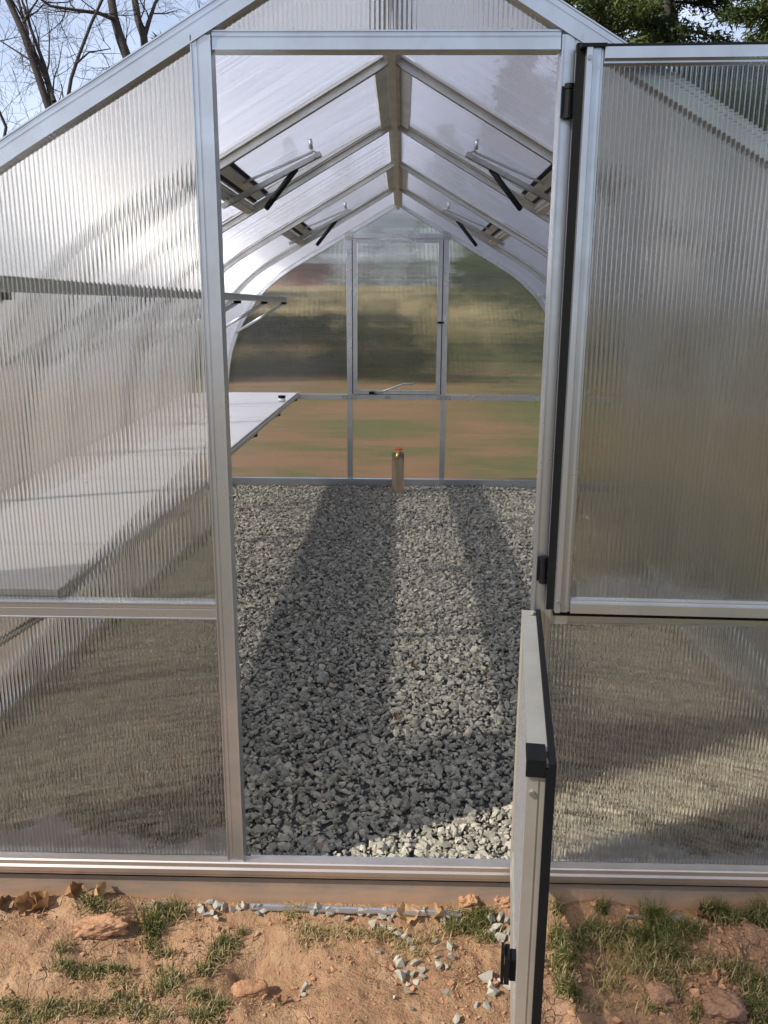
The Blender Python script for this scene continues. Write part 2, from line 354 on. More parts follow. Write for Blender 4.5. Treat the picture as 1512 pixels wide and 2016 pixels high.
def hground(x, y):      # single point
    n = 0.0
    if abs(x) < 1.9 and -1.3 < y < 0.1:
        w = min(1, (1.9-abs(x))/0.3)
        n = w*(0.013*mnoise.fractal((x*7, y*7, 0), 1.0, 2.0, 4)+(0.0065+.004*(x > .36))*mnoise.fractal((x*30, y*30, 3), 0.8, 2.0, 4)+(.010 if x > .36 else .004)*(abs(mnoise.noise((x*15, y*15, 9)))*2-.5)
               - 0.006*max(0, abs(mnoise.noise((x*11, y*11, 7))*2)-0.5))
    f = min(1, max(0, (-0.035-y)/0.03))
    n *= max(0.25, f)
    return float(hbase(np.float64(x), np.float64(y))+hmound(np.float64(x), np.float64(y))*(1 if y < 0.3 else 0))+n
def axis(c0, c1, step, far, grow=1.25):
    a = list(np.arange(c0, c1+1e-6, step)); s = step; l, r = a[0], a[-1]; A = []; B = []
    while r < far: s *= grow; r += s; B.append(r)
    s = step
    while l > -far: s *= grow; l -= s; A.append(l)
    return np.array(A[::-1]+a+B)
xs = axis(-1.25, 1.25, 0.0075, 600); ys = axis(-0.62, 0.0, 0.0075, 600)
XX, YY = np.meshgrid(xs, ys); ZZ = hbase(XX, YY)+hmound(XX, YY)*(YY < 0.3)
for j, yv in enumerate(ys):
    if not -1.3 < yv < 0.1: continue
    for i, xv in enumerate(xs):
        if abs(xv) < 1.9: ZZ[j, i] = hground(xv, yv)
nx_, ny_ = len(xs), len(ys)
ii = (np.arange(ny_-1)[:, None]*nx_+np.arange(nx_-1)[None, :]).ravel()
F = np.stack([ii, ii+1, ii+1+nx_, ii+nx_], 1)
gme = np_mesh('ground', np.stack([XX.ravel(), YY.ravel(), ZZ.ravel()], 1), F)
gob = link('ground', gme, GROUND, smooth=True); gob['kind'] = 'structure'

# ------------------------------------------------------------------ greenhouse
LEN = 5.10; NB = 5; BAY = LEN/NB
GH = thing('greenhouse', 'onion-arched aluminium and clear fluted polycarbonate greenhouse with its split door standing open', 'greenhouse', (0, 0, -0.15))
GHI = Matrix.Translation((0, 0, 0.15))
def gp(mb, name, mat, parent=None, smooth=False):     # part given in world coordinates
    o = mb.build(name, mat, None, smooth)
    o.parent = parent or GH
    if o.parent == GH: o.matrix_parent_inverse = GHI
    return o
key = [(0, 2.272), (0.30, 2.101), (0.60, 1.930), (0.88, 1.770), (1.04, 1.655), (1.158, 1.540), (1.25, 1.415), (1.325, 1.290), (1.375, 1.17), (1.412, 1.05), (1.438, .90), (1.455, .75), (1.468, .55), (1.475, .35), (1.475, .0)]
def catmull(K, sub):
    out = []
    for i in range(len(K)-1):
        p0 = Vector(K[max(i-1, 0)]); p1 = Vector(K[i]); p2 = Vector(K[i+1]); p3 = Vector(K[min(i+2, len(K)-1)])
        for k in range(sub):
            t = k/sub; out.append(tuple(0.5*((2*p1)+(p2-p0)*t+(2*p0-5*p1+4*p2-p3)*t*t+(3*p1-p0-3*p2+p3)*t**3)))
    return out+[K[-1]]
ARC = catmull(key, 4)                                  # right half, ridge to ground
AX = np.array([p[0] for p in ARC]); AZ = np.array([p[1] for p in ARC])
def arch_z(x): return float(np.interp(abs(x), AX+np.arange(len(AX))*1e-7, AZ))
def arch_x(z): return float(np.interp(-z, -AZ, AX))
FULL = [(-x, z) for x, z in ARC[::-1]]+ARC[1:]
# gable arches: front face with lips
def lipped(w, d):                                      # profile: (across -w/2..w/2, depth 0..d)
    h = w/2
    return [(-h, 0), (-h, d), (-h+.003, d), (-h+.0038, d-.002), (.10*w, d-.002), (.10*w+.001, d-.0035), (.10*w+.003, d-.0035), (.10*w+.004, d-.002), (h-.0038, d-.002), (h-.003, d), (h, d), (h, 0)]
for y, sgn in ((0.0, -1), (LEN, 1)):
    pr = [(o, y+sgn*(d-0.018)) for o, d in lipped(0.046, 0.045)]
    gp(MB().sweep(FULL, pr), 'gable_arch', AL)
for b in range(1, NB):
    y = b*BAY
    pr = [(-.004, y-.026), (.004, y-.026), (.004, y+.026), (-.004, y+.026), (-.004, y+.012), (-.026, y+.012), (-.026, y-.002), (-.004, y-.002)]
    r = gp(MB().sweep(FULL, pr), 'rafter', AL2)
    g = MB().sweep(FULL, [(-.0268, y+.013), (-.0268, y+.0185), (-.004, y+.0185), (-.004, y+.013)])
    gp(g, 'gasket', BLACK, r)
# ridge beam
gp(MB().ext([(-.03, .0), (-.03, -.02), (-.012, -.024), (-.012, -.052), (.012, -.052), (.012, -.024), (.03, -.02), (.03, .0)], (0, .03, 2.268), (0, LEN-.03, 2.268), (1, 0, 0), (0, 0, 1)), 'ridge_beam', AL2)
VENT_X = 0.63
def roof_strip(xa, xb, side, y0, y1, off=0.010):
    pts = [p for p in ARC if xa-1e-6 <= p[0] <= xb+1e-6] if xb < 1.47 else [p for p in ARC if p[0] >= xa-1e-6]
    if pts[0][0] > xa+1e-4: pts = [(xa, arch_z(xa))]+pts
    if xb < 1.47 and pts[-1][0] < xb-1e-4: pts = pts+[(xb, arch_z(xb))]
    V = []; m = len(pts)
    for i, (x, z) in enumerate(pts):
        a = pts[max(i-1, 0)]; b = pts[min(i+1, m-1)]; tx, tz = b[0]-a[0], b[1]-a[1]; l = math.hypot(tx, tz); nx, nz_ = -tz/l, tx/l
        if nx < 0: nx, nz_ = -nx, -nz_
        V += [(side*(x+nx*off), y0, z+nz_*off), (side*(x+nx*off), y1, z+nz_*off)]
    F = [(2*i, 2*i+1, 2*i+3, 2*i+2) if side > 0 else (2*i, 2*i+2, 2*i+3, 2*i+1) for i in range(m-1)]
    mb = MB(); mb.add(V, F); return mb
SL = Vector((1, 0, -0.57)).normalized()               # roof slope direction on the right side
def rp_(side, s, n, y):                                # point on roof: s along slope from ridge, n inward
    p = Vector((SL.x*s, y, 2.272+SL.z*s)); q = Vector((-0.57, 0, -1)).normalized()*n
    return Vector((side*(p.x+q.x), y, p.z+q.z))
for b in range(NB):
    y0, y1 = b*BAY+0.012, (b+1)*BAY-0.012
    for side in (-1, 1):
        vent = b in (1, 3)
        o = roof_strip(VENT_X if vent else 0.012, 1.475, side, y0, y1).build('roof_panel', PCY, None, True, False)
        o.parent = GH; o.matrix_parent_inverse = GHI
        pts = [p for p in ARC[::2] if p[0] >= (VENT_X if vent else .012)+.01]+([ARC[-1]] if len(ARC) % 2 == 0 else []); xs_ = VENT_X if vent else .012; pts = [(xs_, arch_z(xs_))]+pts; m = len(pts); wv, wf = [], []
        nr = []
        for i in range(m):
            a_, b_ = pts[max(i-1, 0)], pts[min(i+1, m-1)]; tx, tz = b_[0]-a_[0], b_[1]-a_[1]; l_ = math.hypot(tx, tz); nr.append((tz/-l_, tx/l_))
        k = 0
        while y0+.012+k*.016 < y1-.008:
            y = y0+.012+k*.016; n_ = len(wv); k += 1
            for (x, z), (ax, az) in zip(pts, nr):
                for o_, dy in ((.0005, 0), (.003, -.0036), (.006, -.0036), (.0092, 0)): wv.append((side*(x+ax*o_), y+dy, z+az*o_))
            wf += [(n_+4*i+c, n_+4*i+c+1, n_+4*i+c+5, n_+4*i+c+4) for i in range(m-1) for c in range(3)]
        w = link('flute_walls', np_mesh('flute_walls', wv, wf), ROOFWEB, o, True); w['kind'] = 'stuff'
        if not vent: continue
        # ---- roof vent: sash frame, pane, bottom bar, opener
        yy0, yy1 = y0+0.018, y1-0.018; ym = (y0+y1)/2; s1 = VENT_X/SL.x
        fr = MB()
        U = Vector((side*SL.x, 0, SL.z)); Nn = Vector((side*-0.57, 0, -1)).normalized()
        def sbar(s0, s1_, ya, yb, n0, n1, mb):
            pts = [rp_(side, s, n, y) for n in (n0, n1) for (s, y) in ((s0, ya), (s1_, ya), (s1_, yb), (s0, yb))]
            mb.add(pts, [(0, 3, 2, 1), (4, 5, 6, 7), (0, 1, 5, 4), (1, 2, 6, 5), (2, 3, 7, 6), (3, 0, 4, 7)])
        sbar(.035, .075, yy0, yy1, -.006, .012, fr); sbar(s1-.055, s1-.015, yy0, yy1, -.030, -.006, fr)
        sbar(.0755, s1-.0555, yy0, yy0+.012, -.024, -.002, fr); sbar(.0755, s1-.0555, yy1-.012, yy1, -.024, -.002, fr)
        v = gp(fr, 'roof_vent', AL2)
        pn = MB(); pts = [rp_(side, s, n, y) for s, n in ((.04, -.011), (s1-.02, -.034)) for y in (yy0, yy1)]
        pn.add(pts, [(0, 1, 3, 2)]); o = gp(pn, 'vent_pane', PCY, v)
        wv, wf, k = [], [], 0; sg = [.05+(s1-.08)*q/6 for q in range(7)]
        while yy0+.014+k*.016 < yy1-.012:
            y = yy0+.014+k*.016; n_ = len(wv); k += 1
            for q_ in sg:
                nb_ = -.010-(q_-.04)/(s1-.06)*.023
                for o_, dy in ((.0095, 0), (.0065, -.0036), (.0035, -.0036), (.0005, 0)): wv.append(tuple(rp_(side, q_, nb_+o_, y+dy)))
            wf += [(n_+4*i+c, n_+4*i+c+1, n_+4*i+c+5, n_+4*i+c+4) for i in range(6) for c in range(3)]
        w = link('flute_walls', np_mesh('flute_walls', wv, wf), ROOFWEB, v, True); w['kind'] = 'stuff'
        sill = MB(); sbar(s1+.012, s1+.060, y0+.006, y1-.006, -.004, .016, sill); sbar(s1+.028, s1+.034, y0+.006, y1-.006, .0165, .024, sill)
        gp(sill, 'vent_sill', AL2, v)
        gk = MB(); sbar(s1-.012, s1+.010, y0+.012, y1-.012, -.022, -.006, gk); sbar(s1-.075, s1-.058, y0+.03, y1-.03, -.020, -.012, gk)
        gp(gk, 'vent_gasket', BLACK, v)
        # opener, hung under the vent
        a0 = rp_(side, s1+.080, .030, ym); a1 = rp_(side, .36, .056, ym); b0 = rp_(side, s1-.040, -.004, ym); b1 = rp_(side, .385, .034, ym)
        for dy in (-.016, .016):
            dv = Vector((0, dy, 0))
            gp(MB().bar(a0+dv, a1+dv, .003, .018, Nn), 'opener_arm', STEEL, v)
        gp(MB().bar(b0, b1, .014, .008, Nn), 'opener_lever', STEEL, v)
        gp(MB().bar(a1+Nn*.002, b1-Nn*.006, .020, .005, U), 'opener_link', STEEL, v)
        c0 = rp_(side, .445, .044, ym); c1 = c0+Vector((side*.145, .0, -.175))
        gp(MB().tube([c0, c0.lerp(c1, .12), c0.lerp(c1, .13), c0.lerp(c1, .97), c1], [.006, .006, .0115, .0115, .008], 12), 'opener_cylinder', BLACK, v, True)
        gp(MB().tube([b1+Nn*-.012, b1-Nn*.045-U*.015], .008, 10), 'opener_cap', STEEL, v, True)
        for q in (.09, .33, .62, .93):
            p = a0.lerp(a1, q); gp(MB().tube([p-Vector((0, .023, 0)), p+Vector((0, .023, 0))], .006, 8), 'opener_bolt', STEEL, v)
        br = MB(); p = rp_(side, s1+.036, .02, ym); br.box(p.x-.03, p.x+.03, ym-.022, ym+.022, p.z-.006, p.z+.004); gp(br, 'opener_bracket', STEEL, v)
# posts, rails, headers in both gables
POST_IN, POST_W = 0.374, 0.044
def gable(yc, out):                                    # out = -1 front, +1 back
    d0 = yc-out*0.022                                   # inner face
    pr = lipped(POST_W, 0.047)
    for sx in (-1, 1):
        xc = sx*(POST_IN+POST_W/2)
        gp(MB().ext(pr, (xc, d0, -.004), (xc, d0, arch_z(xc)-.022), (sx, 0, 0), (0, out, 0)), 'door_post', AL)
    ph = lipped(0.038, 0.043)
    gp(MB().ext(ph, (-POST_IN+.002, d0, 2.0155), (POST_IN-.002, d0, 2.0155), (0, 0, 1), (0, out, 0)), 'door_header', AL)
    xo = POST_IN+POST_W
    for sx in (-1, 1):
        gp(MB().ext(lipped(0.042, 0.043), (sx*(xo+.001), d0, .717), (sx*1.435, d0, .717), (0, 0, 1), (0, out, 0)), 'middle_rail', AL)
    yp = yc-out*(-.004)                                 # plane of the panes
    mat = PCX if out < 0 else PCB
    def pane(name, xa, xb, z0, ztop, n=40, web=True):
        V = []; F = []
        for i in range(n+1):
            x = xa+(xb-xa)*i/n; V += [(x, yp, z0), (x, yp, max(z0+.001, ztop(x)))]
        for i in range(n): F.append((2*i, 2*i+2, 2*i+3, 2*i+1))
        if out < 0: F = [f[::1] for f in F]
        mb = MB(); mb.add(V, F); o = mb.build(name, mat, None, False, False); o.parent = GH; o.matrix_parent_inverse = GHI
        if out < 0:
            V2 = [(x, y+.0105, z) for x, y, z in V]; m2 = MB(); m2.add(V2, [f[::-1] for f in F]); m2.build('inner_skin', PCI, o, False, False)
        if web:
            wb = MB(); k = math.ceil(xa/.0105)
            while k*.0105 < xb:
                x = k*.0105; zt = ztop(x)
                if zt-z0 > .02:
                    ya, yb = sorted((yp-out*.0008, yp-out*.009))
                    wb.add([(x, ya, z0), (x, yb, z0), (x, yb, zt), (x, ya, zt)], [(0, 1, 2, 3)])
                    yr = yp+out*.0006; wb.add([(x-.0013, yr, z0), (x+.0013, yr, z0), (x+.0013, yr, zt), (x-.0013, yr, zt)], [(0, 1, 2, 3)])
                k += 1
            w = gp(wb, 'flute_walls', WEB, o); w['kind'] = 'stuff'
        return o
    arc_in = lambda x: arch_z(x)-.018/math.cos(math.atan(.57)) if abs(x) < 1.2 else arch_z(min(abs(x)+.02, 1.475))
    for sx in (-1, 1):
        a, b = sorted((sx*xo, sx*1.442)); pane('gable_pane', a, b, .738, arc_in, 60)
        a, b = sorted((sx*xo, sx*1.46)); pane('gable_pane', a, b, .004, lambda x: .696, 4)
    pane('gable_pane', -.375, .375, 2.034, arc_in, 30)
    if out > 0:
        gp(MB().ext(lipped(0.042, 0.043), (-POST_IN+.001, d0, .717), (POST_IN-.001, d0, .717), (0, 0, 1), (0, out, 0)), 'middle_rail', AL)
        pane('gable_pane', -POST_IN, POST_IN, .004, lambda x: .696, 4)
        # window sash
        yi = yc-.022
        w = pane('back_window', -.335, .335, .775, lambda x: 1.965, 4)
        for x0, x1, z0, z1 in ((-.366, -.330, .742, 1.992), (.330, .366, .742, 1.992)):
            gp(MB().ext(lipped(x1-x0, .030), ((x0+x1)/2, yi+.02, z0), ((x0+x1)/2, yi+.02, z1), (1, 0, 0), (0, -1, 0)), 'window_stile', AL, w)
        for z0, z1 in ((.743, .776), (1.962, 1.991)):
            gp(MB().ext(lipped(z1-z0, .028), (-.3295, yi+.02, (z0+z1)/2), (.3295, yi+.02, (z0+z1)/2), (0, 0, 1), (0, -1, 0)), 'window_rail', AL, w)
        gk = MB(); gk.box(-.3735, -.3665, yi+.004, yi+.02, .742, 1.992); gk.box(.3665, .3735, yi+.004, yi+.02, .742, 1.992); gk.box(-.36, .36, yi+.004, yi+.02, .7385, .7425)
        gp(gk, 'window_seal', BLACK, w)
        gp(MB().tube([(-.20, yi-.02, .750), (-.13, yi-.05, .765), (.06, yi-.07, .838), (.11, yi-.075, .832), (.15, yi-.075, .842)], .0065, 8), 'window_stay', STEEL, w, True)
        gp(MB().tube([(-.23, yi-.018, .752), (-.20, yi-.022, .755), (-.17, yi-.018, .750)], .012, 8), 'window_latch', BLACK, w)
        gp(MB().box(.350, .362, yi-.045, yi-.01, 1.325, 1.345).box(.33, .385, yi-.055, yi-.045, 1.327, 1.343), 'window_latch', BLACK, w)
        pb = MB().box(-.10, -.05, yi-.006, yi-.001, .703, .728); gp(pb, 'bracket', STEEL)
        for sx in (-1, 1):
            xc = sx*(POST_IN+POST_W/2)
            for z, w_, h_ in ((.717, .058, .017), (2.02, .034, .034)):
                br = gp(MB().box(xc-w_, xc+w_, yi-.007, yi-.001, z-h_, z+h_), 'corner_plate', STEEL)
                for dx in (-.04, 0, .04) if w_ > .05 else (-.018, .018): gp(MB().tube([(xc+dx, yi-.008, z), (xc+dx, yi-.015, z)], .007, 8), 'bolt', AL, br)
            gp(MB().box(xc-.024, xc+.024, yi-.03, yi-.001, -.02, .018), 'post_foot', AL)
gable(0.0, -1); gable(LEN, 1)
# sills and foundation
sillp = [(0, .0), (.028, .0), (.031, -.003), (.032, -.014), (.038, -.018), (.038, -.031), (.035, -.034), (.035, -.040), (0, -.040)]
gp(MB().ext(sillp, (-1.52, 0, 0), (1.52, 0, 0), (0, -1, 0), (0, 0, 1)), 'base_rail', ALB)
gp(MB().ext([(-.02, .010), (.03, .010), (.03, -.05), (-.02, -.05)], (-1.52, LEN, 0), (1.52, LEN, 0), (0, 1, 0), (0, 0, 1)), 'base_rail', AL)
for sx in (-1, 1):
    gp(MB().box(min(sx*1.46, sx*1.512), max(sx*1.46, sx*1.512), .022, LEN-.022, -.05, .012), 'base_rail', AL)
gp(MB().box(-POST_IN+.006, POST_IN-.006, .024, .050, -.07, -.033), 'threshold_strip', AL)
ff = MB(); ff.box(-1.51, 1.51, -.021, .02, -.40, -.0405); gp(ff, 'foundation', FOUND)
fl = gp(MB().box(-1.50, 1.50, -.027, -.0215, -.050, -.0405), 'gap_shadow_strip', BLACK)  # black strip standing in for the shadow in the gap below the rail
ff = MB(); ff.box(-1.51, 1.51, LEN-.02, LEN+.02, -.40, -.0505); gp(ff, 'foundation', FOUND)
for sx in (-1, 1):
    gp(MB().box(min(sx*1.47, sx*1.51), max(sx*1.47, sx*1.51), .0205, LEN-.0205, -.40, -.0505), 'foundation', FOUND)
# ---- doors (built around their hinge, then turned)
def door(name, hx, hy, ang, w, z0, z1, label, upper, fy=1):
    # local: x along the door from the hinge, y outward face = +y (0..0.036)
    Mx = Matrix.Translation((hx, hy, 0))@Matrix.Rotation(ang, 4, 'Z')
    def add(mb, nm, mat, parent, smooth=False):
        mb.v = [tuple(Mx@Vector((p[0], p[1]*fy, p[2]))) for p in mb.v]; return gp(mb, nm, mat, parent, smooth)
    sw = .036; th = .034
    mat = PCX if upper else mat_poly('polycarbonate_lower_door', (Mx.to_3x3()@Vector((1, 0, 0)))[:], .0105, 0.72)
    pm = MB().add([(sw-.004, .016, z0+.03), (w-sw+.004, .016, z0+.03), (w-sw+.004, .016, z1-.026), (sw-.004, .016, z1-.026)], [(0, 1, 2, 3)])
    pm.v = [tuple(Mx@Vector((p[0], p[1]*fy+(0 if upper else .012), p[2]))) for p in pm.v]
    d = pm.build(name, mat, None, False, False); d.parent = GH; d.matrix_parent_inverse = GHI
    off = Mx.to_3x3()@Vector((0, .0105 if upper else -.0105, 0))
    MB().add([tuple(Vector(p)+off) for p in pm.v], [(3, 2, 1, 0)] if upper else [(0, 1, 2, 3)]).build('inner_skin', PCI if upper else PCIL, d, False, False)
    if not upper: d.data.flip_normals()
    d['label'] = label
    wb = MB(); x = sw+.004
    while x < w-sw:
        wb.add([(x, .0155, z0+.03), (x, .0070, z0+.03), (x, .0070, z1-.026), (x, .0155, z1-.026)], [(0, 1, 2, 3)]); wb.add([(x-.0011, .0166, z0+.03), (x+.0011, .0166, z0+.03), (x+.0011, .0166, z1-.026), (x-.0011, .0166, z1-.026)], [(0, 1, 2, 3)]); x += .0105
    o = add(wb, 'flute_walls', WEB, d); o['kind'] = 'stuff'
    pr = [(-.018, 0), (-.018, th), (-.006, th), (-.004, th-.006), (.012, th-.006), (.014, th-.012), (.018, th-.012), (.018, .004), (.004, .004), (.002, 0)]
    for xc, sg in ((.018, 1), (w-.018, -1)):
        add(MB().ext([(a*sg, b) for a, b in pr], (xc, 0, z0), (xc, 0, z1), (1, 0, 0), (0, 1, 0)), 'door_stile', AL if upper else ALD, d)
    rb = [(-.018, 0), (-.018, th), (.006, th), (.010, th-.010), (.014, th-.010), (.018, th-.018), (.018, .004)]
    add(MB().ext(rb, (sw+.001, 0, z0+.018), (w-sw-.001, 0, z0+.018), (0, 0, 1), (0, 1, 0)), 'door_rail', AL if upper else ALD, d)
    add(MB().ext([(-a*.9, b) for a, b in rb], (sw+.001, 0, z1-.016), (w-sw-.001, 0, z1-.016), (0, 0, 1), (0, 1, 0)), 'door_rail', AL if upper else ALD, d)
    return d, add
# upper door, swung right back against the gable: its inner face is towards the camera
du, addu = door('upper_door', .418, -.046, R(-2.2), .735, .748, 1.985, 'upper half of the split door folded back against the right gable', True, -1)

sl = MB().box(-.018, -.0005, .002, .012, .748, 1.999).box(-.018, .735, -.008, .004, 1.9855, 1.999).box(-.0, .735, -.006, .010, .732, .7475)
addu(sl, 'door_seal', BLACK, du)
addu(MB().box(-.012, .040, .006, .036, 1.9852, 1.992), 'corner_cap', BLACK, du)
for z in (.775, 1.965): addu(MB().tube([(.006, .0338, z), (.006, .0375, z)], .005, 8), 'screw', STEEL, du)
dl, addl = door('lower_door', .347, -.014, R(-97.1), .722, .030, .730, 'lower half of the split door standing open towards the viewer', False)
sl = MB().box(.006, .735, .0345, .046, .722, .736).box(.7225, .735, .0300, .046, .030, .7215).box(.006, .722, .0345, .044, .018, .0295)
addl(sl, 'door_seal', BLACK, dl)
addl(MB().box(.672, .728, -.003, .030, .7302, .737).box(.7222, .729, -.003, .0298, .706, .7300), 'corner_cap', BLACK, dl)
addl(MB().box(.7222, .7232, .0185, .0200, .032, .704), 'groove_shade_line', STEEL, dl)  # darker raised strip in place of a groove's shaded line
addl(MB().tube([(.7222, .010, .090), (.7262, .010, .090)], .0055, 8), 'screw', STEEL, dl)
addl(MB().tube([(.7222, .010, .672), (.7262, .010, .672)], .0055, 8), 'screw', STEEL, dl)
h = MB().box(.662, .690, -.012, -.0005, .262, .308)
h.box(.656, .696, -.022, -.0125, .304, .312).box(.656, .696, -.022, -.0125, .258, .266).box(.689, .696, -.022, -.0125, .2665, .3035).box(.660, .690, -.028, -.0225, .252, .318)
addl(h, 'door_latch', BLACK, dl)
for z, pl in ((1.892, .034), (.843, .034), (.630, .034)):
    m = MB().tube([(.392, -.036, z-pl), (.392, -.036, z-pl+.010), (.392, -.036, z-pl+.0101), (.392, -.036, z+pl-.0101), (.392, -.036, z+pl-.010), (.392, -.036, z+pl)], [.0105, .0105, .0085, .0085, .0105, .0105], 12)
    m.box(.378, .390, -.030, -.0252, z-pl*.9, z+pl*.9)
    gp(m, 'hinge', BLACK)

# ------------------------------------------------------------------ bench, shelf, jar, tap post
BZ = .752
bench = thing('bench', 'long pale grey potting bench along the left wall, at waist height', 'bench', (-1.15, 2.55, -.02))
BI = Matrix.Translation((1.15, -2.55, .02))
def bp(mb, name, mat, par=bench, inv=BI, smooth=False):
    o = mb.build(name, mat, None, smooth); o.parent = par; o.matrix_parent_inverse = inv; return o
for k in range(NB):
    y0, y1 = .035+k*1.006, .035+(k+1)*1.006-.004
    m = MB().box(-1.425, -.832, y0, y1, BZ-.010, BZ-.003*(k % 2)).box(-1.425, -.832, y0+.42, y0+.428, BZ-.003*(k % 2)+.0002, BZ+.0025-.003*(k % 2))
    bp(m, 'bench_panel', TRAY)
bp(MB().ext([(0, -.034), (.006, -.034), (.007, -.012), (.003, -.010), (.003, .002), (.006, .004), (.006, .008), (0, .008)], (-.831, .030, BZ), (-.831, LEN-.04, BZ), (1, 0, 0), (0, 0, 1)), 'front_rail', AL2)
bp(MB().box(-1.425, -.832, .026, .0345, BZ-.03, BZ+.004), 'end_rail', AL2)
for k in range(6):
    y = .06+k*.985
    bp(MB().tube([(-.838, y, BZ-.045), (-1.42, y, .34)], .010, 10), 'strut', AL, smooth=True)
    bp(MB().box(-.850, -.832, y-.018, y+.018, BZ-.06, BZ-.034), 'strut_clip', BLACK)
SZ = 1.505
shelf = thing('shelf', 'narrow high shelf on slanting aluminium struts above the left bench', 'shelf', (-1.08, 2.55, SZ))
SI = Matrix.Translation((1.08, -2.55, -SZ))
for k in range(NB):
    y0, y1 = .05+k*1.0, .05+(k+1)*1.0-.004
    bp(MB().box(-1.19, -.915, y0, y1, SZ+.004, SZ+.012), 'shelf_panel', TRAY, shelf, SI)
bp(MB().ext([(0, -.012), (.012, -.012), (.012, -.008), (.004, -.006), (.004, .020), (.010, .022), (.010, .026), (0, .026)], (-.914, .045, SZ), (-.914, LEN-.03, SZ), (1, 0, 0), (0, 0, 1)), 'front_rail', AL2, shelf, SI)
bp(MB().box(-1.20, -.915, .036, .0445, SZ-.012, SZ+.026), 'end_rail', AL2, shelf, SI)
for k in range(6):
    y = .07+k*.985
    bp(MB().tube([(-.920, y, SZ-.020), (-1.330, y, 1.245)], .0115, 10), 'strut', AL, shelf, SI, True)
    bp(MB().box(-.945, -.905, y-.016, y+.016, SZ-.030, SZ-.0125), 'strut_clip', BLACK, shelf, SI)
# right hand shelf end seen at the far arch
rs = thing('wall_rail', 'short aluminium rail fixed at the right far arch', 'rail', (1.16, LEN-.2, 1.53)); RI = Matrix.Translation((-1.16, -LEN+.2, -1.53))
bp(MB().ext([(0, -.012), (.012, -.012), (.012, .0), (.05, .0), (.05, .012), (0, .012)], (1.14, LEN-.35, 1.545), (1.14, LEN-.04, 1.545), (1, 0, 0), (0, 0, 1)), 'rail_profile', AL, rs, RI)
jp = at_z(555, 790, BZ)
jar = thing('jar', 'small round jar with black lid and white label on the bench', 'jar', (jp.x, jp.y, BZ)); JI = Matrix.Translation((-jp.x, -jp.y, -BZ))
def lathe(prof, x, y, z, k=24):
    mb = MB(); n = len(prof); V = []; F = []
    for r, h in prof: V += [(x+r*math.cos(2*math.pi*j/k), y+r*math.sin(2*math.pi*j/k), z+h) for j in range(k)]
    for i in range(n-1):
        for j in range(k): F.append((i*k+j, i*k+(j+1) % k, (i+1)*k+(j+1) % k, (i+1)*k+j))
    F += [tuple(range(k))[::-1], tuple(range((n-1)*k, n*k))]
    return mb.add(V, F)
WHITE = mat_plain('white_paper', (0.78, 0.77, 0.75), 0.6)
bp(lathe([(.024, .001), (.027, .004), (.027, .030)], jp.x, jp.y, BZ), 'jar_body', BLACK, jar, JI, False)
bp(lathe([(.0276, .006), (.0276, .024)], jp.x, jp.y, BZ), 'jar_label', WHITE, jar, JI)
bp(lathe([(.029, .030), (.029, .042), (.027, .044)], jp.x, jp.y, BZ), 'jar_lid', BLACK, jar, JI)
tp = Vector((.020, 4.78, -.05))
post = thing('tap_post', 'weathered wooden post with a brass tap at the far end of the gravel', 'post', tp); TI = Matrix.Translation(-tp)
pm = MB(); pm.add([(tp.x-.05, 4.755, -.12), (tp.x+.05, 4.755, -.12), (tp.x+.048, 4.80, -.12), (tp.x-.05, 4.80, -.12), (tp.x-.052, 4.755, .302), (tp.x+.048, 4.755, .300), (tp.x+.047, 4.80, .306), (tp.x-.052, 4.80, .308)],
       [(0, 3, 2, 1), (4, 5, 6, 7), (0, 1, 5, 4), (1, 2, 6, 5), (2, 3, 7, 6), (3, 0, 4, 7)])
bp(pm, 'wooden_stake', WOOD, post, TI)
bp(MB().tube([(tp.x, 4.79, .296), (tp.x, 4.76, .300), (tp.x-.003, 4.735, .300), (tp.x-.008, 4.715, .285), (tp.x-.010, 4.71, .258)], [.014, .015, .014, .012, .013], 10), 'tap_body', BRASS, post, TI, True)
bp(MB().tube([(tp.x, 4.752, .308), (tp.x, 4.752, .330)], .006, 8), 'tap_stem', BRASS, post, TI)
hw = []
for a in range(17):
    t = a/16*2*math.pi; hw.append((tp.x+.030*math.cos(t), 4.752+.030*math.sin(t), .332))
bp(MB().tube(hw, .006, 8, False).box(tp.x-.028, tp.x+.028, 4.748, 4.756, .329, .335), 'tap_handle', RED, post, TI)

# ------------------------------------------------------------------ gravel
def rock_shape(r_, flat=0.6, n=11, big=False):
    pts = r_.normal(size=(n, 3)); pts /= np.linalg.norm(pts, axis=1)[:, None]; pts *= r_.uniform(.75, 1.05, size=(n, 1)); pts *= np.array([1.0, r_.uniform(.6, .95), flat*r_.uniform(.7, 1.25)])
    bm = bmesh.new(); vs = [bm.verts.new(p) for p in pts]; res = bmesh.ops.convex_hull(bm, input=vs)
    bmesh.ops.delete(bm, geom=[e for e in res['geom_interior'] if isinstance(e, bmesh.types.BMVert)], context='VERTS')
    bmesh.ops.triangulate(bm, faces=bm.faces); bmesh.ops.recalc_face_normals(bm, faces=bm.faces)
    bm.verts.index_update(); V = np.array([v.co[:] for v in bm.verts]); F = np.array([[v.index for v in f.verts] for f in bm.faces]); bm.free()
    return V, F
SHAPES = [rock_shape(rng) for _ in range(18)]
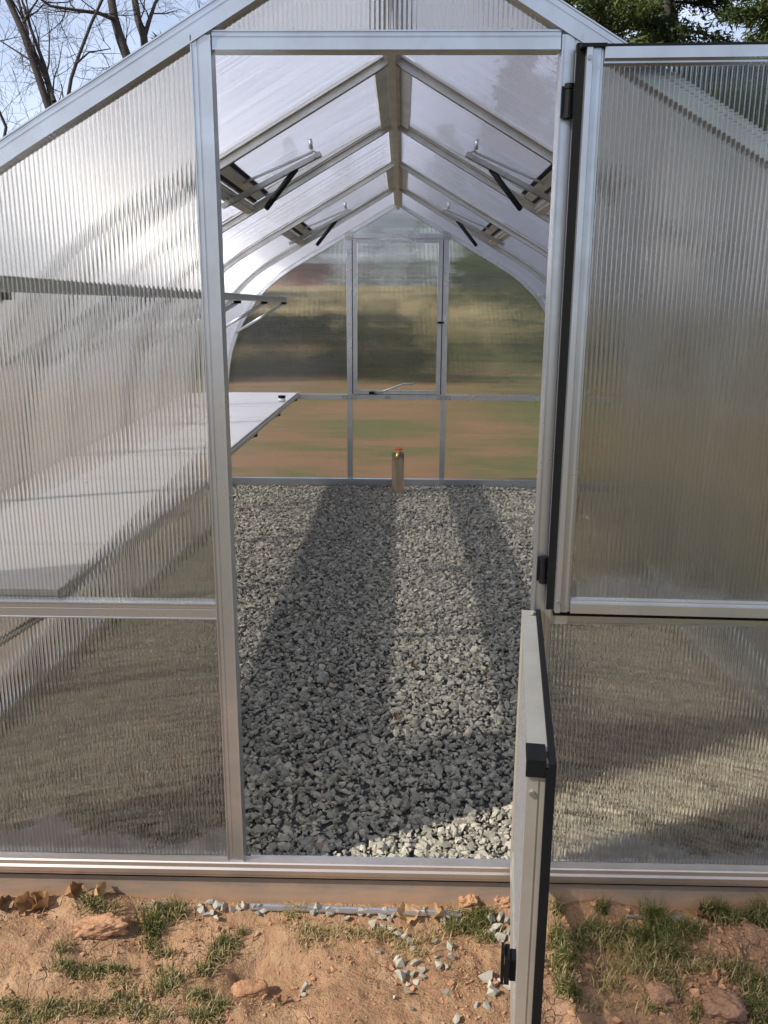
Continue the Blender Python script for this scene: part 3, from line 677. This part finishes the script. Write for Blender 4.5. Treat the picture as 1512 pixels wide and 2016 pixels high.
def rand_rot(n):
    a = rng.uniform(0, 2*np.pi, n); t = rng.normal(0, .45, (n, 2))
    ca, sa = np.cos(a), np.sin(a); Rz = np.zeros((n, 3, 3)); Rz[:, 0, 0] = ca; Rz[:, 0, 1] = -sa; Rz[:, 1, 0] = sa; Rz[:, 1, 1] = ca; Rz[:, 2, 2] = 1
    cx, sx = np.cos(t[:, 0]), np.sin(t[:, 0]); Rx = np.zeros((n, 3, 3)); Rx[:, 0, 0] = 1; Rx[:, 1, 1] = cx; Rx[:, 1, 2] = -sx; Rx[:, 2, 1] = sx; Rx[:, 2, 2] = cx
    cy, sy = np.cos(t[:, 1]), np.sin(t[:, 1]); Ry = np.zeros((n, 3, 3)); Ry[:, 1, 1] = 1; Ry[:, 0, 0] = cy; Ry[:, 0, 2] = sy; Ry[:, 2, 0] = -sy; Ry[:, 2, 2] = cy
    return Rz@Ry@Rx
GBX = 1.44
base = link('gravel_bed', np_mesh('gravel_bed', [(-GBX-.02, .025, -.062), (GBX+.02, .025, -.062), (GBX+.02, LEN-.022, -.062), (-GBX-.02, LEN-.022, -.062)], [(0, 1, 2, 3)]),
            mat_plain('gravel_fines', (0.085, 0.083, 0.077), 0.9, 0, 0.5, 120, 0.8)); base['kind'] = 'structure'
NS = 88000
gx = rng.uniform(-GBX, GBX, NS); gy = .068+(LEN-.12)*rng.uniform(0, 1, NS)**1.12
gs = np.clip(rng.lognormal(np.log(.0100), .40, NS), .004, .027)
gz = -.062+gs*.35+rng.uniform(0, .012, NS)+.008*np.sin(gx*2.1+1)*np.sin(gy*1.7)
gtone = np.clip(rng.beta(2.2, 3.2, NS)*.95+(rng.uniform(0, 1, NS) > .955)*.4, 0, 1); gvar = rng.integers(0, len(SHAPES), NS); GR = rand_rot(NS)
vis = (np.abs(gx) < .40) & (gy < .50)
order = np.argsort(np.where(vis, -gs+gy*.02, 9))[:300]; single = np.zeros(NS, bool); single[order] = True
Vs, Fs, Ts, n0 = [], [], [], 0
for k, (V, Fk) in enumerate(SHAPES):
    idx = np.where((gvar == k) & ~single)[0]
    if not len(idx): continue
    P = np.einsum('nij,vj->nvi', GR[idx], V)*gs[idx][:, None, None]+np.stack([gx[idx], gy[idx], gz[idx]], 1)[:, None, :]
    Vs.append(P.reshape(-1, 3)); Fs.append((Fk[None]+(np.arange(len(idx))*len(V))[:, None, None]+n0).reshape(-1, 3)); Ts.append(np.repeat(gtone[idx], len(V))); n0 += len(idx)*len(V)
gv = link('gravel', np_mesh('gravel', np.concatenate(Vs), np.concatenate(Fs), np.concatenate(Ts)), STONE)
tag(gv, 'bed of grey crushed stone covering the greenhouse floor', 'gravel', kind='stuff')
STM = {}
def stone_mesh(k, tb):
    if (k, tb) not in STM:
        V, Fk = SHAPES[k]; STM[(k, tb)] = np_mesh('gravel_stone', V, Fk, [tb/8]*len(V)); STM[(k, tb)].materials.append(STONE)
    return STM[(k, tb)]
def place_stone(k, tone, loc, scale, rot, name, label, group, cat='stone'):
    o = bpy.data.objects.new(name, stone_mesh(k, int(round(tone*8)))); S.collection.objects.link(o)
    m = Matrix([list(r) for r in rot]).to_4x4(); o.matrix_world = Matrix.Translation(loc)@m@Matrix.Scale(scale, 4)
    return tag(o, label, cat, group)
for i in order:
    place_stone(int(gvar[i]), gtone[i], (gx[i], gy[i], gz[i]), float(gs[i]), GR[i], 'gravel_stone', 'grey angular gravel stone on the floor just inside the open doorway', 'gravel stones just inside the doorway')
# ------------------------------------------------------------------ things lying in front of the sill
for pa, pb, lab in (((222, 1781), (338, 1781), 'short thin aluminium strip lying by the curled leaves on the clay'), ((492, 1784), (908, 1797), 'long thin aluminium strip lying under the door sill on the clay'),
                    ((1232, 1800), (1345, 1806), 'thin aluminium strip half buried in the grass right of the open door')):
    a = at_z(*pa, -.125); b = at_z(*pb, -.125)
    o = MB().ext([(-.010, -.004), (.010, -.004), (.010, .003), (.006, .003), (.006, 0), (-.010, 0)], (a.x, a.y, -.125), (b.x, b.y, -.127), (0, 1, 0), (0, 0, 1)).build('metal_strip', AL)
    tag(o, lab, 'metal strip')
def on_ground(px, py):
    d = ray(px, py); k0 = (-.06-CAM.z)/d.z; k = k0
    while True:
        p = CAM+d*k
        if p.z <= hground(p.x, p.y) or p.z < -.25: return Vector((p.x, p.y, hground(p.x, p.y)))
        k += .002
SP = [(412, 1783, 20), (395, 1772, 14), (300, 1771, 13), (343, 1774, 14), (358, 1772, 13), (430, 1775, 20), (398, 1795, 18), (416, 1800, 16), (440, 1790, 18), (458, 1793, 16), (408, 1808, 17), (428, 1812, 15),
      (480, 1776, 18), (498, 1782, 14), (512, 1776, 14), (470, 1792, 15), (508, 1802, 16), (520, 1796, 15), (626, 1775, 20), (645, 1782, 14), (720, 1778, 12), (756, 1780, 12), (834, 1776, 12),
      (618, 1800, 18), (648, 1803, 18), (667, 1797, 16), (681, 1812, 16), (692, 1800, 15), (712, 1800, 18), (726, 1805, 13), (735, 1825, 22), (752, 1808, 18), (768, 1815, 16), (756, 1828, 18), (770, 1832, 16), (744, 1810, 13), (775, 1806, 14),
      (783, 1842, 17), (798, 1848, 18), (808, 1856, 15), (813, 1872, 12), (857, 1858, 16), (884, 1868, 17), (886, 1890, 17), (862, 1887, 13), (862, 1908, 19), (878, 1907, 12), (880, 1806, 18), (875, 1815, 15),
      (782, 1893, 17), (790, 1905, 22), (786, 1930, 24), (818, 1903, 18), (830, 1914, 17), (812, 1926, 18), (800, 1918, 13), (820, 1938, 14), (804, 1955, 22), (832, 1925, 13), (803, 1940, 13), (746, 1878, 10), (807, 1990, 16), (778, 1967, 9),
      (877, 1957, 16), (955, 1928, 26), (966, 1945, 18), (970, 1956, 24), (1003, 1945, 22), (990, 1935, 18), (1000, 1915, 16), (940, 1983, 15), (960, 1982, 17), (898, 2012, 17),
      (968, 1815, 22), (985, 1812, 20), (975, 1832, 22), (1002, 1820, 22), (998, 1840, 20), (965, 1842, 20), (985, 1850, 22), (1005, 1855, 18), (600, 1951, 18), (597, 1962, 11), (966, 1781, 12), (1010, 1780, 14), (395, 1786, 12)]
big = {(804, 1955): 'grey stone at the foot of the loose pile on the clay', (877, 1957): 'lone grey stone on bare clay right of the loose pile', (600, 1951): 'pale grey stone in the hollow beside the red rock', (807, 1990): 'flat grey stone lying below the loose pile near the bottom edge',
       (786, 1930): 'largest grey stone of the loose pile on the clay', (955, 1928): 'big grey stone nearest the latch of the open lower door', (395, 1772): 'small grey stone standing behind the left end of the short metal strip', (412, 1783): 'grey stone at the left end of the stone heap by the sill'}
for i, (px, py, s) in enumerate(SP):
    p = on_ground(px, py)
    if p.y > -.040: q_ = at_y(px, py, -.045); p = Vector((q_.x, -.045, hground(q_.x, -.045)))
    r = s/1638*2.3*.5*1.28; k = int(rng.integers(0, len(SHAPES)))
    if py < 1815 and px < 530: lab, grp = 'grey angular stone in the small heap between the two metal strips', 'stones heaped between the strips'
    elif py < 1815: lab, grp = 'grey angular stone beside the long thin strip under the door sill', 'stones along the long strip'
    elif px > 940: lab, grp = 'grey angular stone on the clay just left of the open lower door', 'stones by the lower door'
    else: lab, grp = 'grey angular stone loose on the clay in front of the doorway', 'stones loose on the clay'
    place_stone(k, float(np.clip(rng.normal(.42, .12), .1, .7)), p+Vector((0, 0, r*.5)), r, rand_rot(1)[0], 'loose_stone', big.get((px, py), lab), None if (px, py) in big else grp)
# clods and the red rock
def lump(name, px, py, sx, sy, sz, mat, label, cat, seed, sharp=0.22, rz=0.0, sink=.35, freq=1.6):
    p = on_ground(px, py); bm = bmesh.new(); bmesh.ops.create_icosphere(bm, subdivisions=5, radius=1)
    for v in bm.verts:
        c = v.co.copy(); q = c*freq+Vector((seed*3.1, seed, 0))
        d = 1+sharp*mnoise.fractal(q, 1.0, 2.0, 3)+sharp*.45*(abs(mnoise.noise(q*3.2))-.3)+sharp*.22*mnoise.noise(q*9)
        cl = Vector((max(-.85, min(.85, c.x)), max(-.8, min(.8, c.y)), max(-.7, min(.72, c.z))))
        cl = c.lerp(cl, .8)*d; v.co = Vector((cl.x*sx, cl.y*sy, cl.z*sz))
    me = bpy.data.meshes.new(name); bm.to_mesh(me); bm.free()
    o = link(name, me, mat, None, True); o.location = p+Vector((0, 0, sz*(1-sink)*.6)); o.rotation_euler = (rng.normal(0, .12), rng.normal(0, .12), rz)
    return tag(o, label, cat)
lump('rock', 492, 1958, .050, .027, .026, ROCKM, 'oblong orange-red rock lying in the hollow', 'rock', 3, .16, .35, .25, 1.2)
lump('soil_clod', 200, 1832, .072, .030, .030, CLAY, 'large overhanging clay clod left of the green tuft', 'clod', 5, .35, .15)
lump('soil_clod', 925, 1782, .030, .022, .026, CLAY, 'crumbly orange clay lump at the right end of the long strip', 'clod', 8, .4)
lump('soil_clod', 985, 1776, .034, .022, .026, CLAY, 'crumbly orange clay lump against the open lower door', 'clod', 9, .4)
lump('soil_clod', 1300, 1965, .036, .032, .022, CLAYR, 'cracked flat brown clod in the grass, lower right', 'clod', 11, .3, .4)
lump('soil_clod', 1425, 1990, .050, .040, .030, CLAYR, 'rounded brown clod at the lower right of the grass', 'clod', 13, .35)
# crumbs of clay
NC = 6500
cv, cf, n0 = [], [], 0
cx = rng.uniform(-1.1, 1.1, NC); cy = -.04-.50*rng.uniform(0, 1, NC); cs = np.clip(rng.lognormal(np.log(.0028), .6, NC), .0012, .013); CR = rand_rot(NC)
for i in range(NC):
    if mnoise.noise((cx[i]*5, cy[i]*5, 4)) < .05 and rng.uniform() < .75: continue
    V, Fk = SHAPES[i % len(SHAPES)]; z = hground(cx[i], cy[i])
    if cx[i] > .36: cs[i] *= 1.5
    cv.append((CR[i]@V.T).T*cs[i]+np.array([cx[i], cy[i], z+cs[i]*.3])); cf.append(Fk+n0); n0 += len(V)
o = link('soil_crumbs', np_mesh('soil_crumbs', np.concatenate(cv), np.concatenate(cf)), CLAY); tag(o, 'small crumbs of clay scattered over the soil', 'soil', kind='stuff')
# grass
gV, gF, gT = [], [], []
def blade(p, ln, w, az, lean, tone):
    d = Vector((math.cos(az), math.sin(az), 0)); s = Vector((-d.y, d.x, 0))*w*.5; n = len(gV); q = p-Vector((0, 0, .004))
    pts = []; a = lean*.35
    for k in range(4):
        pts.append(q.copy()); q = q+(d*math.sin(a)+Vector((0, 0, math.cos(a))))*ln/3; a += lean*.55
    for k, q in enumerate(pts[:3]):
        f = (1, .9, .6)[k]; gV.extend([q-s*f, q+s*f]); gT.extend([tone, tone])
    gV.append(pts[3]); gT.append(tone)
    gF.extend([(n, n+1, n+3), (n, n+3, n+2), (n+2, n+3, n+5), (n+2, n+5, n+4), (n+4, n+5, n+6)])
def patch(px, py, rx, ry, cnt, ln, dry, lean=.7):
    c = on_ground(px, py)
    for _ in range(int(cnt*1.05)):
        x = c.x+rng.normal(0, rx*.5); y = min(-.045, c.y+rng.normal(0, ry*.5)); isdry = rng.uniform() < dry+.15
        tone = rng.uniform(.62, 1) if isdry else rng.uniform(0, .55)
        blade(Vector((x, y, hground(x, y)+.004)), ln*rng.uniform(.5, 1.4), rng.uniform(.0014, .0032), rng.uniform(0, 6.283), abs(rng.normal(lean, .45))+(.5 if isdry else 0), tone)
for a in [(190, 1790, .05, .03, 170, .035, .35), (170, 1780, .03, .02, 60, .03, .3), (300, 1825, .035, .035, 220, .045, .12), (330, 1805, .05, .03, 220, .042, .3), (352, 1795, .025, .02, 90, .04, .25), (298, 1860, .02, .03, 90, .03, .25), (320, 1880, .04, .02, 90, .03, .4),
          (120, 1872, .018, .02, 60, .03, .2), (130, 1905, .03, .012, 110, .028, .2), (190, 1912, .06, .012, 260, .026, .25), (150, 1925, .05, .012, 180, .024, .3), (235, 1915, .03, .012, 90, .024, .4), (230, 1940, .05, .015, 80, .022, .7),
          (475, 1840, .012, .012, 40, .025, .15), (445, 1862, .03, .018, 170, .032, .2), (430, 1885, .03, .02, 150, .03, .4), (405, 1915, .03, .02, 130, .03, .4), (340, 1925, .035, .02, 150, .03, .25), (325, 1950, .03, .02, 120, .03, .3), (390, 1965, .03, .02, 140, .032, .4), (430, 1985, .03, .02, 160, .034, .3), (400, 2005, .04, .02, 160, .032, .35), (330, 1940, .04, .02, 80, .03, .4),
          (20, 1985, .05, .02, 150, .028, .4), (100, 1985, .06, .02, 220, .028, .4), (180, 1990, .06, .02, 200, .028, .5), (240, 1970, .04, .02, 120, .028, .5), (60, 2010, .07, .02, 180, .028, .5), (260, 1995, .04, .02, 130, .03, .4), (310, 2005, .03, .02, 90, .03, .4),
          (575, 1800, .03, .02, 90, .028, 1.0), (620, 1835, .06, .025, 110, .03, .85), (680, 1840, .06, .02, 90, .03, .8), (720, 1838, .05, .02, 110, .03, .8), (610, 1850, .04, .03, 60, .028, .9), (790, 1860, .05, .03, 110, .03, .8), (820, 1880, .03, .02, 50, .028, .9), (760, 1845, .03, .02, 70, .028, .6), 
          (915, 1835, .06, .02, 260, .034, .2), (950, 1815, .035, .02, 200, .034, .12), (900, 1815, .05, .02, 120, .034, .45), (960, 1850, .04, .015, 130, .03, .2), (940, 1800, .03, .02, 80, .034, .3), (850, 1850, .05, .03, 50, .035, .95),
          (1095, 1795, .012, .015, 70, .045, .35), (1090, 1780, .012, .01, 30, .06, 1.0, .3), (1187, 1795, .018, .012, 80, .035, .08), (1100, 1860, .03, .04, 220, .045, .1), (1110, 1905, .035, .04, 300, .045, .12), (1140, 1860, .03, .03, 170, .04, .2), (1160, 1835, .035, .02, 160, .04, .2), (1200, 1860, .045, .03, 200, .04, .45), (1110, 1950, .03, .03, 180, .04, .2), (1130, 1965, .02, .02, 90, .04, .2),
          (1290, 1815, .035, .02, 260, .048, .08), (1300, 1845, .07, .03, 420, .046, .12), (1250, 1850, .05, .03, 260, .044, .15), (1350, 1840, .05, .03, 260, .044, .12), (1310, 1880, .06, .03, 300, .042, .2), (1250, 1890, .06, .03, 170, .045, .65), (1230, 1915, .06, .02, 150, .04, .75), (1300, 1920, .06, .03, 200, .036, .5), (1200, 1940, .04, .03, 120, .034, .7), (1370, 1910, .06, .03, 140, .034, .55),
          (1410, 1800, .03, .02, 220, .045, .1), (1440, 1815, .03, .02, 130, .042, .2), (1385, 1790, .02, .015, 60, .04, .3), (1495, 1815, .03, .03, 240, .05, .1), (1490, 1780, .02, .015, 110, .075, 1.0, .35), (1320, 1950, .03, .02, 110, .03, .35), (1460, 1920, .05, .03, 160, .034, .3), (1490, 1950, .05, .04, 260, .036, .25), (1500, 2000, .04, .03, 200, .04, .25), (1480, 1985, .04, .03, 150, .04, .45), (1370, 2000, .02, .02, 70, .03, .3), (1170, 1990, .04, .02, 40, .03, .7), (1280, 1985, .04, .02, 60, .03, .6)]:
    patch(*a)
for _ in range(520):     # stray straws
    x = rng.uniform(-1.05, 1.05); y = -.05-.42*rng.uniform(); blade(Vector((x, y, hground(x, y)+.004)), rng.uniform(.015, .05), .0013, rng.uniform(0, 6.28), rng.uniform(1.6, 2.0), rng.uniform(.7, 1))
gm = bpy.data.meshes.new('grass'); gm.from_pydata([tuple(v) for v in gV], [], gF); a = gm.attributes.new('tone', 'FLOAT', 'POINT'); a.data.foreach_set('value', gT)
go = link('grass', gm, GRASSM); tag(go, 'short green and straw-coloured grass growing out of the clay', 'grass', kind='stuff')
# dry leaves
def leaf(p, size, rz, curl, tone, label, tilt=0.0, group=None):
    V = []; F = []; T = []; nu, nv = 10, 6
    for i in range(nu+1):
        u = i/nu; wd = math.sin(math.pi*min(1, u*1.02))**.7*(.42+.10*math.sin(u*17+rz*3))
        for j in range(nv+1):
            v = j/nv*2-1; x = (u-.5)*size; y = v*wd*size
            z = curl*size*(v*v*.55+.4*(u-.5)**2*2)+.06*size*math.sin(7*u+5*v+rz)+.03*size*math.sin(19*u-11*v)
            V.append((x, y, z)); T.append(min(1, max(0, tone+.25*math.sin(9*u+4*v)*.5-.25*(abs(v) < .12))))
    for i in range(nu):
        for j in range(nv): n = i*(nv+1)+j; F.append((n, n+1, n+nv+2, n+nv+1))
    mb = MB(); mb.v = V; mb.f = F; mb.t = T; o = mb.build('dry_leaf', LEAFM, None, True, False)
    o.location = p; o.rotation_euler = (tilt, rng.normal(0, .25), rz); return tag(o, label, 'leaf', group)
for px, py, s, rz, cu, to, ti, lab, dz in [(40, 1755, .048, .6, 1.0, .1, .5, 'dark brown curled leaf at the far left below the sill', .012), (82, 1752, .060, .1, 1.1, .75, .7, 'largest tan curled leaf against the foundation', .018), (112, 1757, .055, -.7, 1.1, .6, .4, 'brown folded leaf in the middle of the curled leaf heap', .016), (140, 1760, .050, 1.2, 1.0, .5, .9, 'brown curled leaf at the right end of the leaf heap', .014),
                                      (193, 1758, .045, 1.4, .5, .9, 1.2, 'upright tan leaf standing beside the small grey stone', .014), (800, 1808, .065, .3, .35, .95, .3, 'pale orange dry leaf under the long metal strip', .008), (855, 1806, .05, -.3, .5, .6, .3, 'brown leaf right of the pale orange leaf', .008), (555, 1975, .025, .2, .5, .4, .2, 'small brown leaf right below the red rock', .004), (302, 1968, .022, 1.2, .3, .9, .9, 'tiny tan leaf next to the twig', .006), (1490, 1765, .03, 1.0, .7, .1, 1.1, 'dark curled leaf tip near the right edge under the sill', .012), (1375, 1788, .05, .3, .8, .2, .3, 'dark brown leaf in the grass at the foundation on the right', .010)]:
    p = on_ground(px, py); p.y = min(p.y, -.05); leaf(p+Vector((0, 0, dz)), s, rz, cu, to, lab, ti)
for i in range(16):
    x, y = rng.uniform(-.9, .9), rng.uniform(.2, 4.6)
    leaf(Vector((x, y, -.026)), rng.uniform(.02, .04), rng.uniform(0, 6), .4, rng.uniform(.05, .4), 'small brown leaf fragment lying on the gravel floor', rng.normal(0, .3), 'leaf fragments on the gravel')
a, b = on_ground(262, 2008), on_ground(283, 1975)
o = MB().tube([a+Vector((0, 0, .004)), a.lerp(b, .5)+Vector((.002, 0, .010)), b+Vector((0, 0, .008))], [.0045, .005, .0035], 8).build('twig', WOOD, None, True); tag(o, 'short bare twig in the grass at the bottom left', 'twig')

# ------------------------------------------------------------------ trees
def grow(mb, p, d, ln, r, depth, spread=.55, droop=0.0, lim=None):
    pts = [p.copy()]; rad = [r]; q = p.copy(); n = 5; dd = d.copy()
    for k in range(n):
        dd = (dd+Vector(rng.normal(0, .16, 3))+Vector((0, 0, .05-droop))).normalized(); q = q+dd*ln/n; pts.append(q.copy()); rad.append(max(.0028, r*(1-.75*(k+1)/n)))
    mb.tube(pts, rad, 5 if r > .03 else 3, False)
    if depth <= 0: return
    for k in range(1, n+1):
        for _ in range(2 if depth > 1 else 1):
            if rng.uniform() < .48: continue
            dv = (Vector(rng.normal(0, 1, 3))*spread+(pts[k]-pts[k-1]).normalized()).normalized()
            grow(mb, pts[k], dv, ln*rng.uniform(.38, .66), rad[k]*.62, depth-1, spread, droop)
def bare_tree(px_path, Y, r0, label, extra, limb=()):
    top = [at_y(px, py, Y+dy) for px, py, dy in px_path]
    g = Vector((top[0].x+rng.uniform(-.3, .3), Y, float(hbase(np.float64(top[0].x), np.float64(Y)))-.1))
    t = thing('bare_tree', label, 'tree', g, 'bare trees behind the greenhouse'); inv = Matrix.Translation(-g)
    pts = [g, g.lerp(top[0], .5)+Vector((.1, .1, 0))]+top; n = len(pts)
    d = (top[-1]-top[-2]).normalized()
    pts += [pts[-1]+d*1.2+Vector((.1, 0, 0)), pts[-1]+d*2.6]
    rad = [r0*1.25, r0*1.05]+[r0*(1-.25*i/len(top)) for i in range(len(top))]+[r0*.5, r0*.2]
    o = MB().tube(pts, rad, 10).build('trunk', BARK, None, True); o.parent = t; o.matrix_parent_inverse = inv
    br = MB()
    for i in range(2, len(pts)):
        for q in (.15, .5, .85):
            for _ in range(extra if rng.uniform() < .4 else 0):
                s = pts[i-1].lerp(pts[i], q); dv = (Vector((rng.normal(0, 1), rng.normal(0, .7), rng.normal(.25, .5)))).normalized()
                grow(br, s, dv, rng.uniform(.7, 1.5), min(.02, r0*.2), 2, .6)
    for path, r in limb:
        P = [at_y(px, py, Y+dy) for px, py, dy in path]; br.tube(P, [r*(1-.6*i/(len(P)-1)) for i in range(len(P))], 7, False)
        for i in range(1, len(P)):
            for q in (.4, 1.0):
                dv = ((P[i]-P[i-1]).normalized()*.6+Vector(rng.normal(0, .6, 3))).normalized(); grow(br, P[i-1].lerp(P[i], q), dv, rng.uniform(.6, 1.3), r*.38, 2, .6)
    o = br.build('branches', BARK, None, True, False); o.parent = t; o.matrix_parent_inverse = inv
    return t
bare_tree([(103, 235, 0), (80, 165, 0), (48, 70, .1), (8, -20, .2)], 16, .075, 'bare tree with several thin leaning trunks at the far left', 1,
          [([(112, 230, 0), (90, 150, .1), (55, 75, .3), (34, -10, .5)], .06), ([(118, 225, 0), (100, 175, .2), (70, 125, .3), (0, 80, .5)], .035), ([(106, 200, 0), (88, 130, .2), (62, 60, .2), (40, -10, .2)], .05), ([(46, 45, .1), (60, 20, .2), (78, -5, .4)], .03)])
bare_tree([(131, 210, 0), (140, 155, 0), (155, 110, .2), (180, 45, .3)], 15, .036, 'slim bare sapling forking to the right above the roof', 1, [([(150, 125, 0), (175, 103, .2), (218, 96, .4)], .022)])
bare_tree([(256, 128, 0), (238, 80, 0), (225, 35, .1), (216, -20, .2)], 17, .10, 'thick dark bare trunk with a long level branch', 1, [([(224, 38, 0), (195, 26, -.2), (150, 20, -.4), (100, 12, -.6), (70, -8, -.7)], .045)])
bare_tree([(287, 112, 0), (283, 72, 0), (272, 40, .1), (262, -20, .2)], 17.5, .085, 'forked bare trunk nearest the gable peak', 1, [([(284, 74, 0), (294, 40, .1), (306, 5, .3), (320, -15, .5)], .055)])
bare_tree([(395, 40, 0), (420, 5, .3), (440, -30, .5)], 20, .05, 'twiggy bare tree just left of the ridge', 3)
bare_tree([(5, 290, 0), (12, 250, 0), (-10, 200, 0)], 14, .03, 'low twiggy bare tree at the left edge of the sky', 2, [([(12, 282, 0), (40, 262, .2), (62, 250, .3)], .016)])

def evergreen(name, base, h, rad, label, group, ntri, droop=.25, z0=.12, seed=0, size=.16):
    r_ = np.random.default_rng(seed); t = thing(name, label, 'tree', base, group); inv = Matrix.Translation(-Vector(base)); b = Vector(base)
    tr = MB().tube([b, b+Vector((.05*h*.1, 0, h*.45)), b+Vector((0, .02*h, h*.98))], [rad*.075+.03, rad*.06+.02, .012], 9)
    o = tr.build('trunk', BARK, None, True); o.parent = t; o.matrix_parent_inverse = inv
    nb = int(30+h*8); bm = MB(); V = []; T = []
    per = ntri//nb
    for i in range(nb):
        f = z0+(1-z0)*(i+r_.uniform())/nb; az = r_.uniform(0, 6.283); R_ = rad*(1-f**1.4)*r_.uniform(.65, 1.12)+.12
        s = b+Vector((0, 0, f*h)); dr = Vector((math.cos(az), math.sin(az), r_.uniform(-.1, .35)))
        pts = [s+dr*R_*k/4+Vector((0, 0, -droop*R_*(k/4)**2)) for k in range(5)]
        bm.tube(pts, [.028*(1-k*.2)*(.5+rad*.25) for k in range(5)], 4, False)
        tn0 = r_.uniform(.1, .75)
        u = r_.uniform(.18, 1.02, per); w = r_.normal(0, 1, (per, 3))*np.array([.16, .16, .10])*R_*.55
        base_p = np.array([pts[0][:]])+(np.array(dr)*R_)[None]*u[:, None]; base_p[:, 2] -= droop*R_*u**2; base_p += w*(1.15-.4*u[:, None])
        dirs = np.array(dr)[None]*.7+r_.normal(0, .55, (per, 3)); dirs[:, 2] -= .25; dirs /= np.linalg.norm(dirs, axis=1)[:, None]
        sd_ = np.cross(dirs, r_.normal(0, 1, (per, 3))); sd_ /= np.linalg.norm(sd_, axis=1)[:, None]
        ln = size*r_.uniform(.6, 1.4, per)[:, None]; wd = ln*.16
        tri = np.stack([base_p-sd_*wd, base_p+sd_*wd, base_p+dirs*ln], 1); V.append(tri.reshape(-1, 3)); T.append(np.repeat(np.clip(tn0+r_.normal(0, .18, per), 0, 1), 3))
    o = bm.build('branches', BARK, None, False, False); o.parent = t; o.matrix_parent_inverse = inv
    V = np.concatenate(V); o = link('crown', np_mesh('crown', V, np.arange(len(V)).reshape(-1, 3), np.concatenate(T)), NEEDLE); o.parent = t; o.matrix_parent_inverse = inv
    return t
def gz_(x, y): return float(hbase(np.float64(x), np.float64(y)))-.05
evergreen('evergreen_tree', (3.3, 13.5, gz_(3.3, 13.5)), 11.5, 2.6, 'tall dark evergreen just right of the gable peak', 'evergreens behind the greenhouse', 80000, .3, .16, 1, .10)
evergreen('evergreen_tree', (6.3, 12.2, gz_(6.3, 12.2)), 11.0, 2.9, 'broad sunlit evergreen above the open upper door', 'evergreens behind the greenhouse', 120000, .35, .10, 2, .10)
evergreen('evergreen_tree', (9.0, 13.0, gz_(9.0, 13)), 12.0, 3.4, 'evergreen at the right edge of the picture', 'evergreens behind the greenhouse', 80000, .3, .10, 3, .11)
evergreen('evergreen_tree', (4.9, 15.5, gz_(4.9, 15.5)), 12.0, 2.8, 'evergreen filling the gap behind the gable peak on the right', 'evergreens behind the greenhouse', 60000, .3, .10, 11, .12)
evergreen('evergreen_shrub', (-4.0, 19.5, gz_(-4, 19.5)), 3.0, 1.9, 'dark rounded evergreen shrub seen through the far gable, left of its window', None, 12000, .15, .02, 4, .2)
evergreen('evergreen_shrub', (-1.7, 20.5, gz_(-1.7, 20.5)), 2.3, 1.6, 'dark low evergreen seen through the left part of the far window', None, 10000, .15, .02, 5, .2)
evergreen('evergreen_shrub', (.3, 19.0, gz_(.3, 19)), 1.9, 1.3, 'dark evergreen shrub in the middle of the far window', None, 9000, .15, .02, 6, .2)
evergreen('evergreen_shrub', (4.2, 24, gz_(4.2, 24)), 3.6, 2.2, 'green evergreen seen through the far gable, right of its window', None, 12000, .15, .02, 7, .2)
evergreen('evergreen_shrub', (-7.5, 17, gz_(-7.5, 17)), 3.8, 1.8, 'evergreen behind the left end of the far gable', None, 10000, .15, .02, 8, .2)
for i, (x, y, h, r) in enumerate([(-9.5, 34, 11, 3.2), (-12.5, 47, 11, 3.2), (4.6, 34, 11, 3.2), (9.5, 33, 11.5, 3.4), (2.4, 47, 9, 2.4), (-22, 42, 9, 3.2), (15.5, 34, 10, 3.4), (-9.5, 72, 12, 4.2), (-4.9, 74, 12, 4.0), (3.8, 72, 12, 4.0)]):
    evergreen('pine_tree', (x, y, gz_(x, y)), h, r, ['pine left of the sky gap behind the far gable', 'pine left next to the sky gap behind the far gable', 'pine right of the sky gap behind the far gable', 'pine further right behind the far gable', 'small far pine just right of the sky gap', 'pine far left behind the greenhouse', 'pine far right behind the greenhouse', 'far pine behind the red shed', 'far pine between the red shed and the sky gap', 'far pine right beyond the sky gap'][i], None, 16000, .2, .06, 20+i, .42)
sb = Vector((-7.0, 58, gz_(-7.0, 58))); sh_ = thing('red_shed', 'low red shed on the rise, blurred behind the far gable', 'shed', sb); si = Matrix.Translation(-sb)
bp(MB().box(-9.4, -4.6, 58, 61, sb.z, sb.z+1.3), 'wall', mat_plain('dull_red_boards', (0.26, 0.045, 0.03), 0.7), sh_, si)
bp(MB().ext([(-2.0, 1.32), (2.0, 1.32), (0, 2.0)], (-9.7, 59.5, sb.z), (-4.3, 59.5, sb.z), (0, 1, 0), (0, 0, 1)), 'roof', mat_plain('grey_shingle', (0.16, 0.16, 0.17), 0.8), sh_, si)
bp(MB().box(-7.4, -6.4, 57.95, 57.999, sb.z, sb.z+1.1), 'door', WOOD, sh_, si)
# bare wood on the rise
for i in range(22):
    x = rng.uniform(-26, 30); y = rng.uniform(50, 75); h = rng.uniform(7, 12); b = Vector((x, y, gz_(x, y)))
    t = thing('woodland_tree', 'far bare tree on the rise behind the greenhouse', 'tree', b, 'far bare trees on the rise'); inv = Matrix.Translation(-b)
    o = MB().tube([b, b+Vector((.2, 0, h*.5)), b+Vector((0, .1, h))], [.22, .15, .03], 6).build('trunk', BARK); o.parent = t; o.matrix_parent_inverse = inv
    br = MB()
    for k in range(7):
        f = .3+.65*k/7; dv = Vector((rng.normal(0, 1), rng.normal(0, 1), .7)).normalized(); grow(br, b+Vector((0, 0, f*h)), dv, 3.2*(1.1-f), .06, 1, .6)
    o = br.build('branches', BARK, None, False, False); o.parent = t; o.matrix_parent_inverse = inv
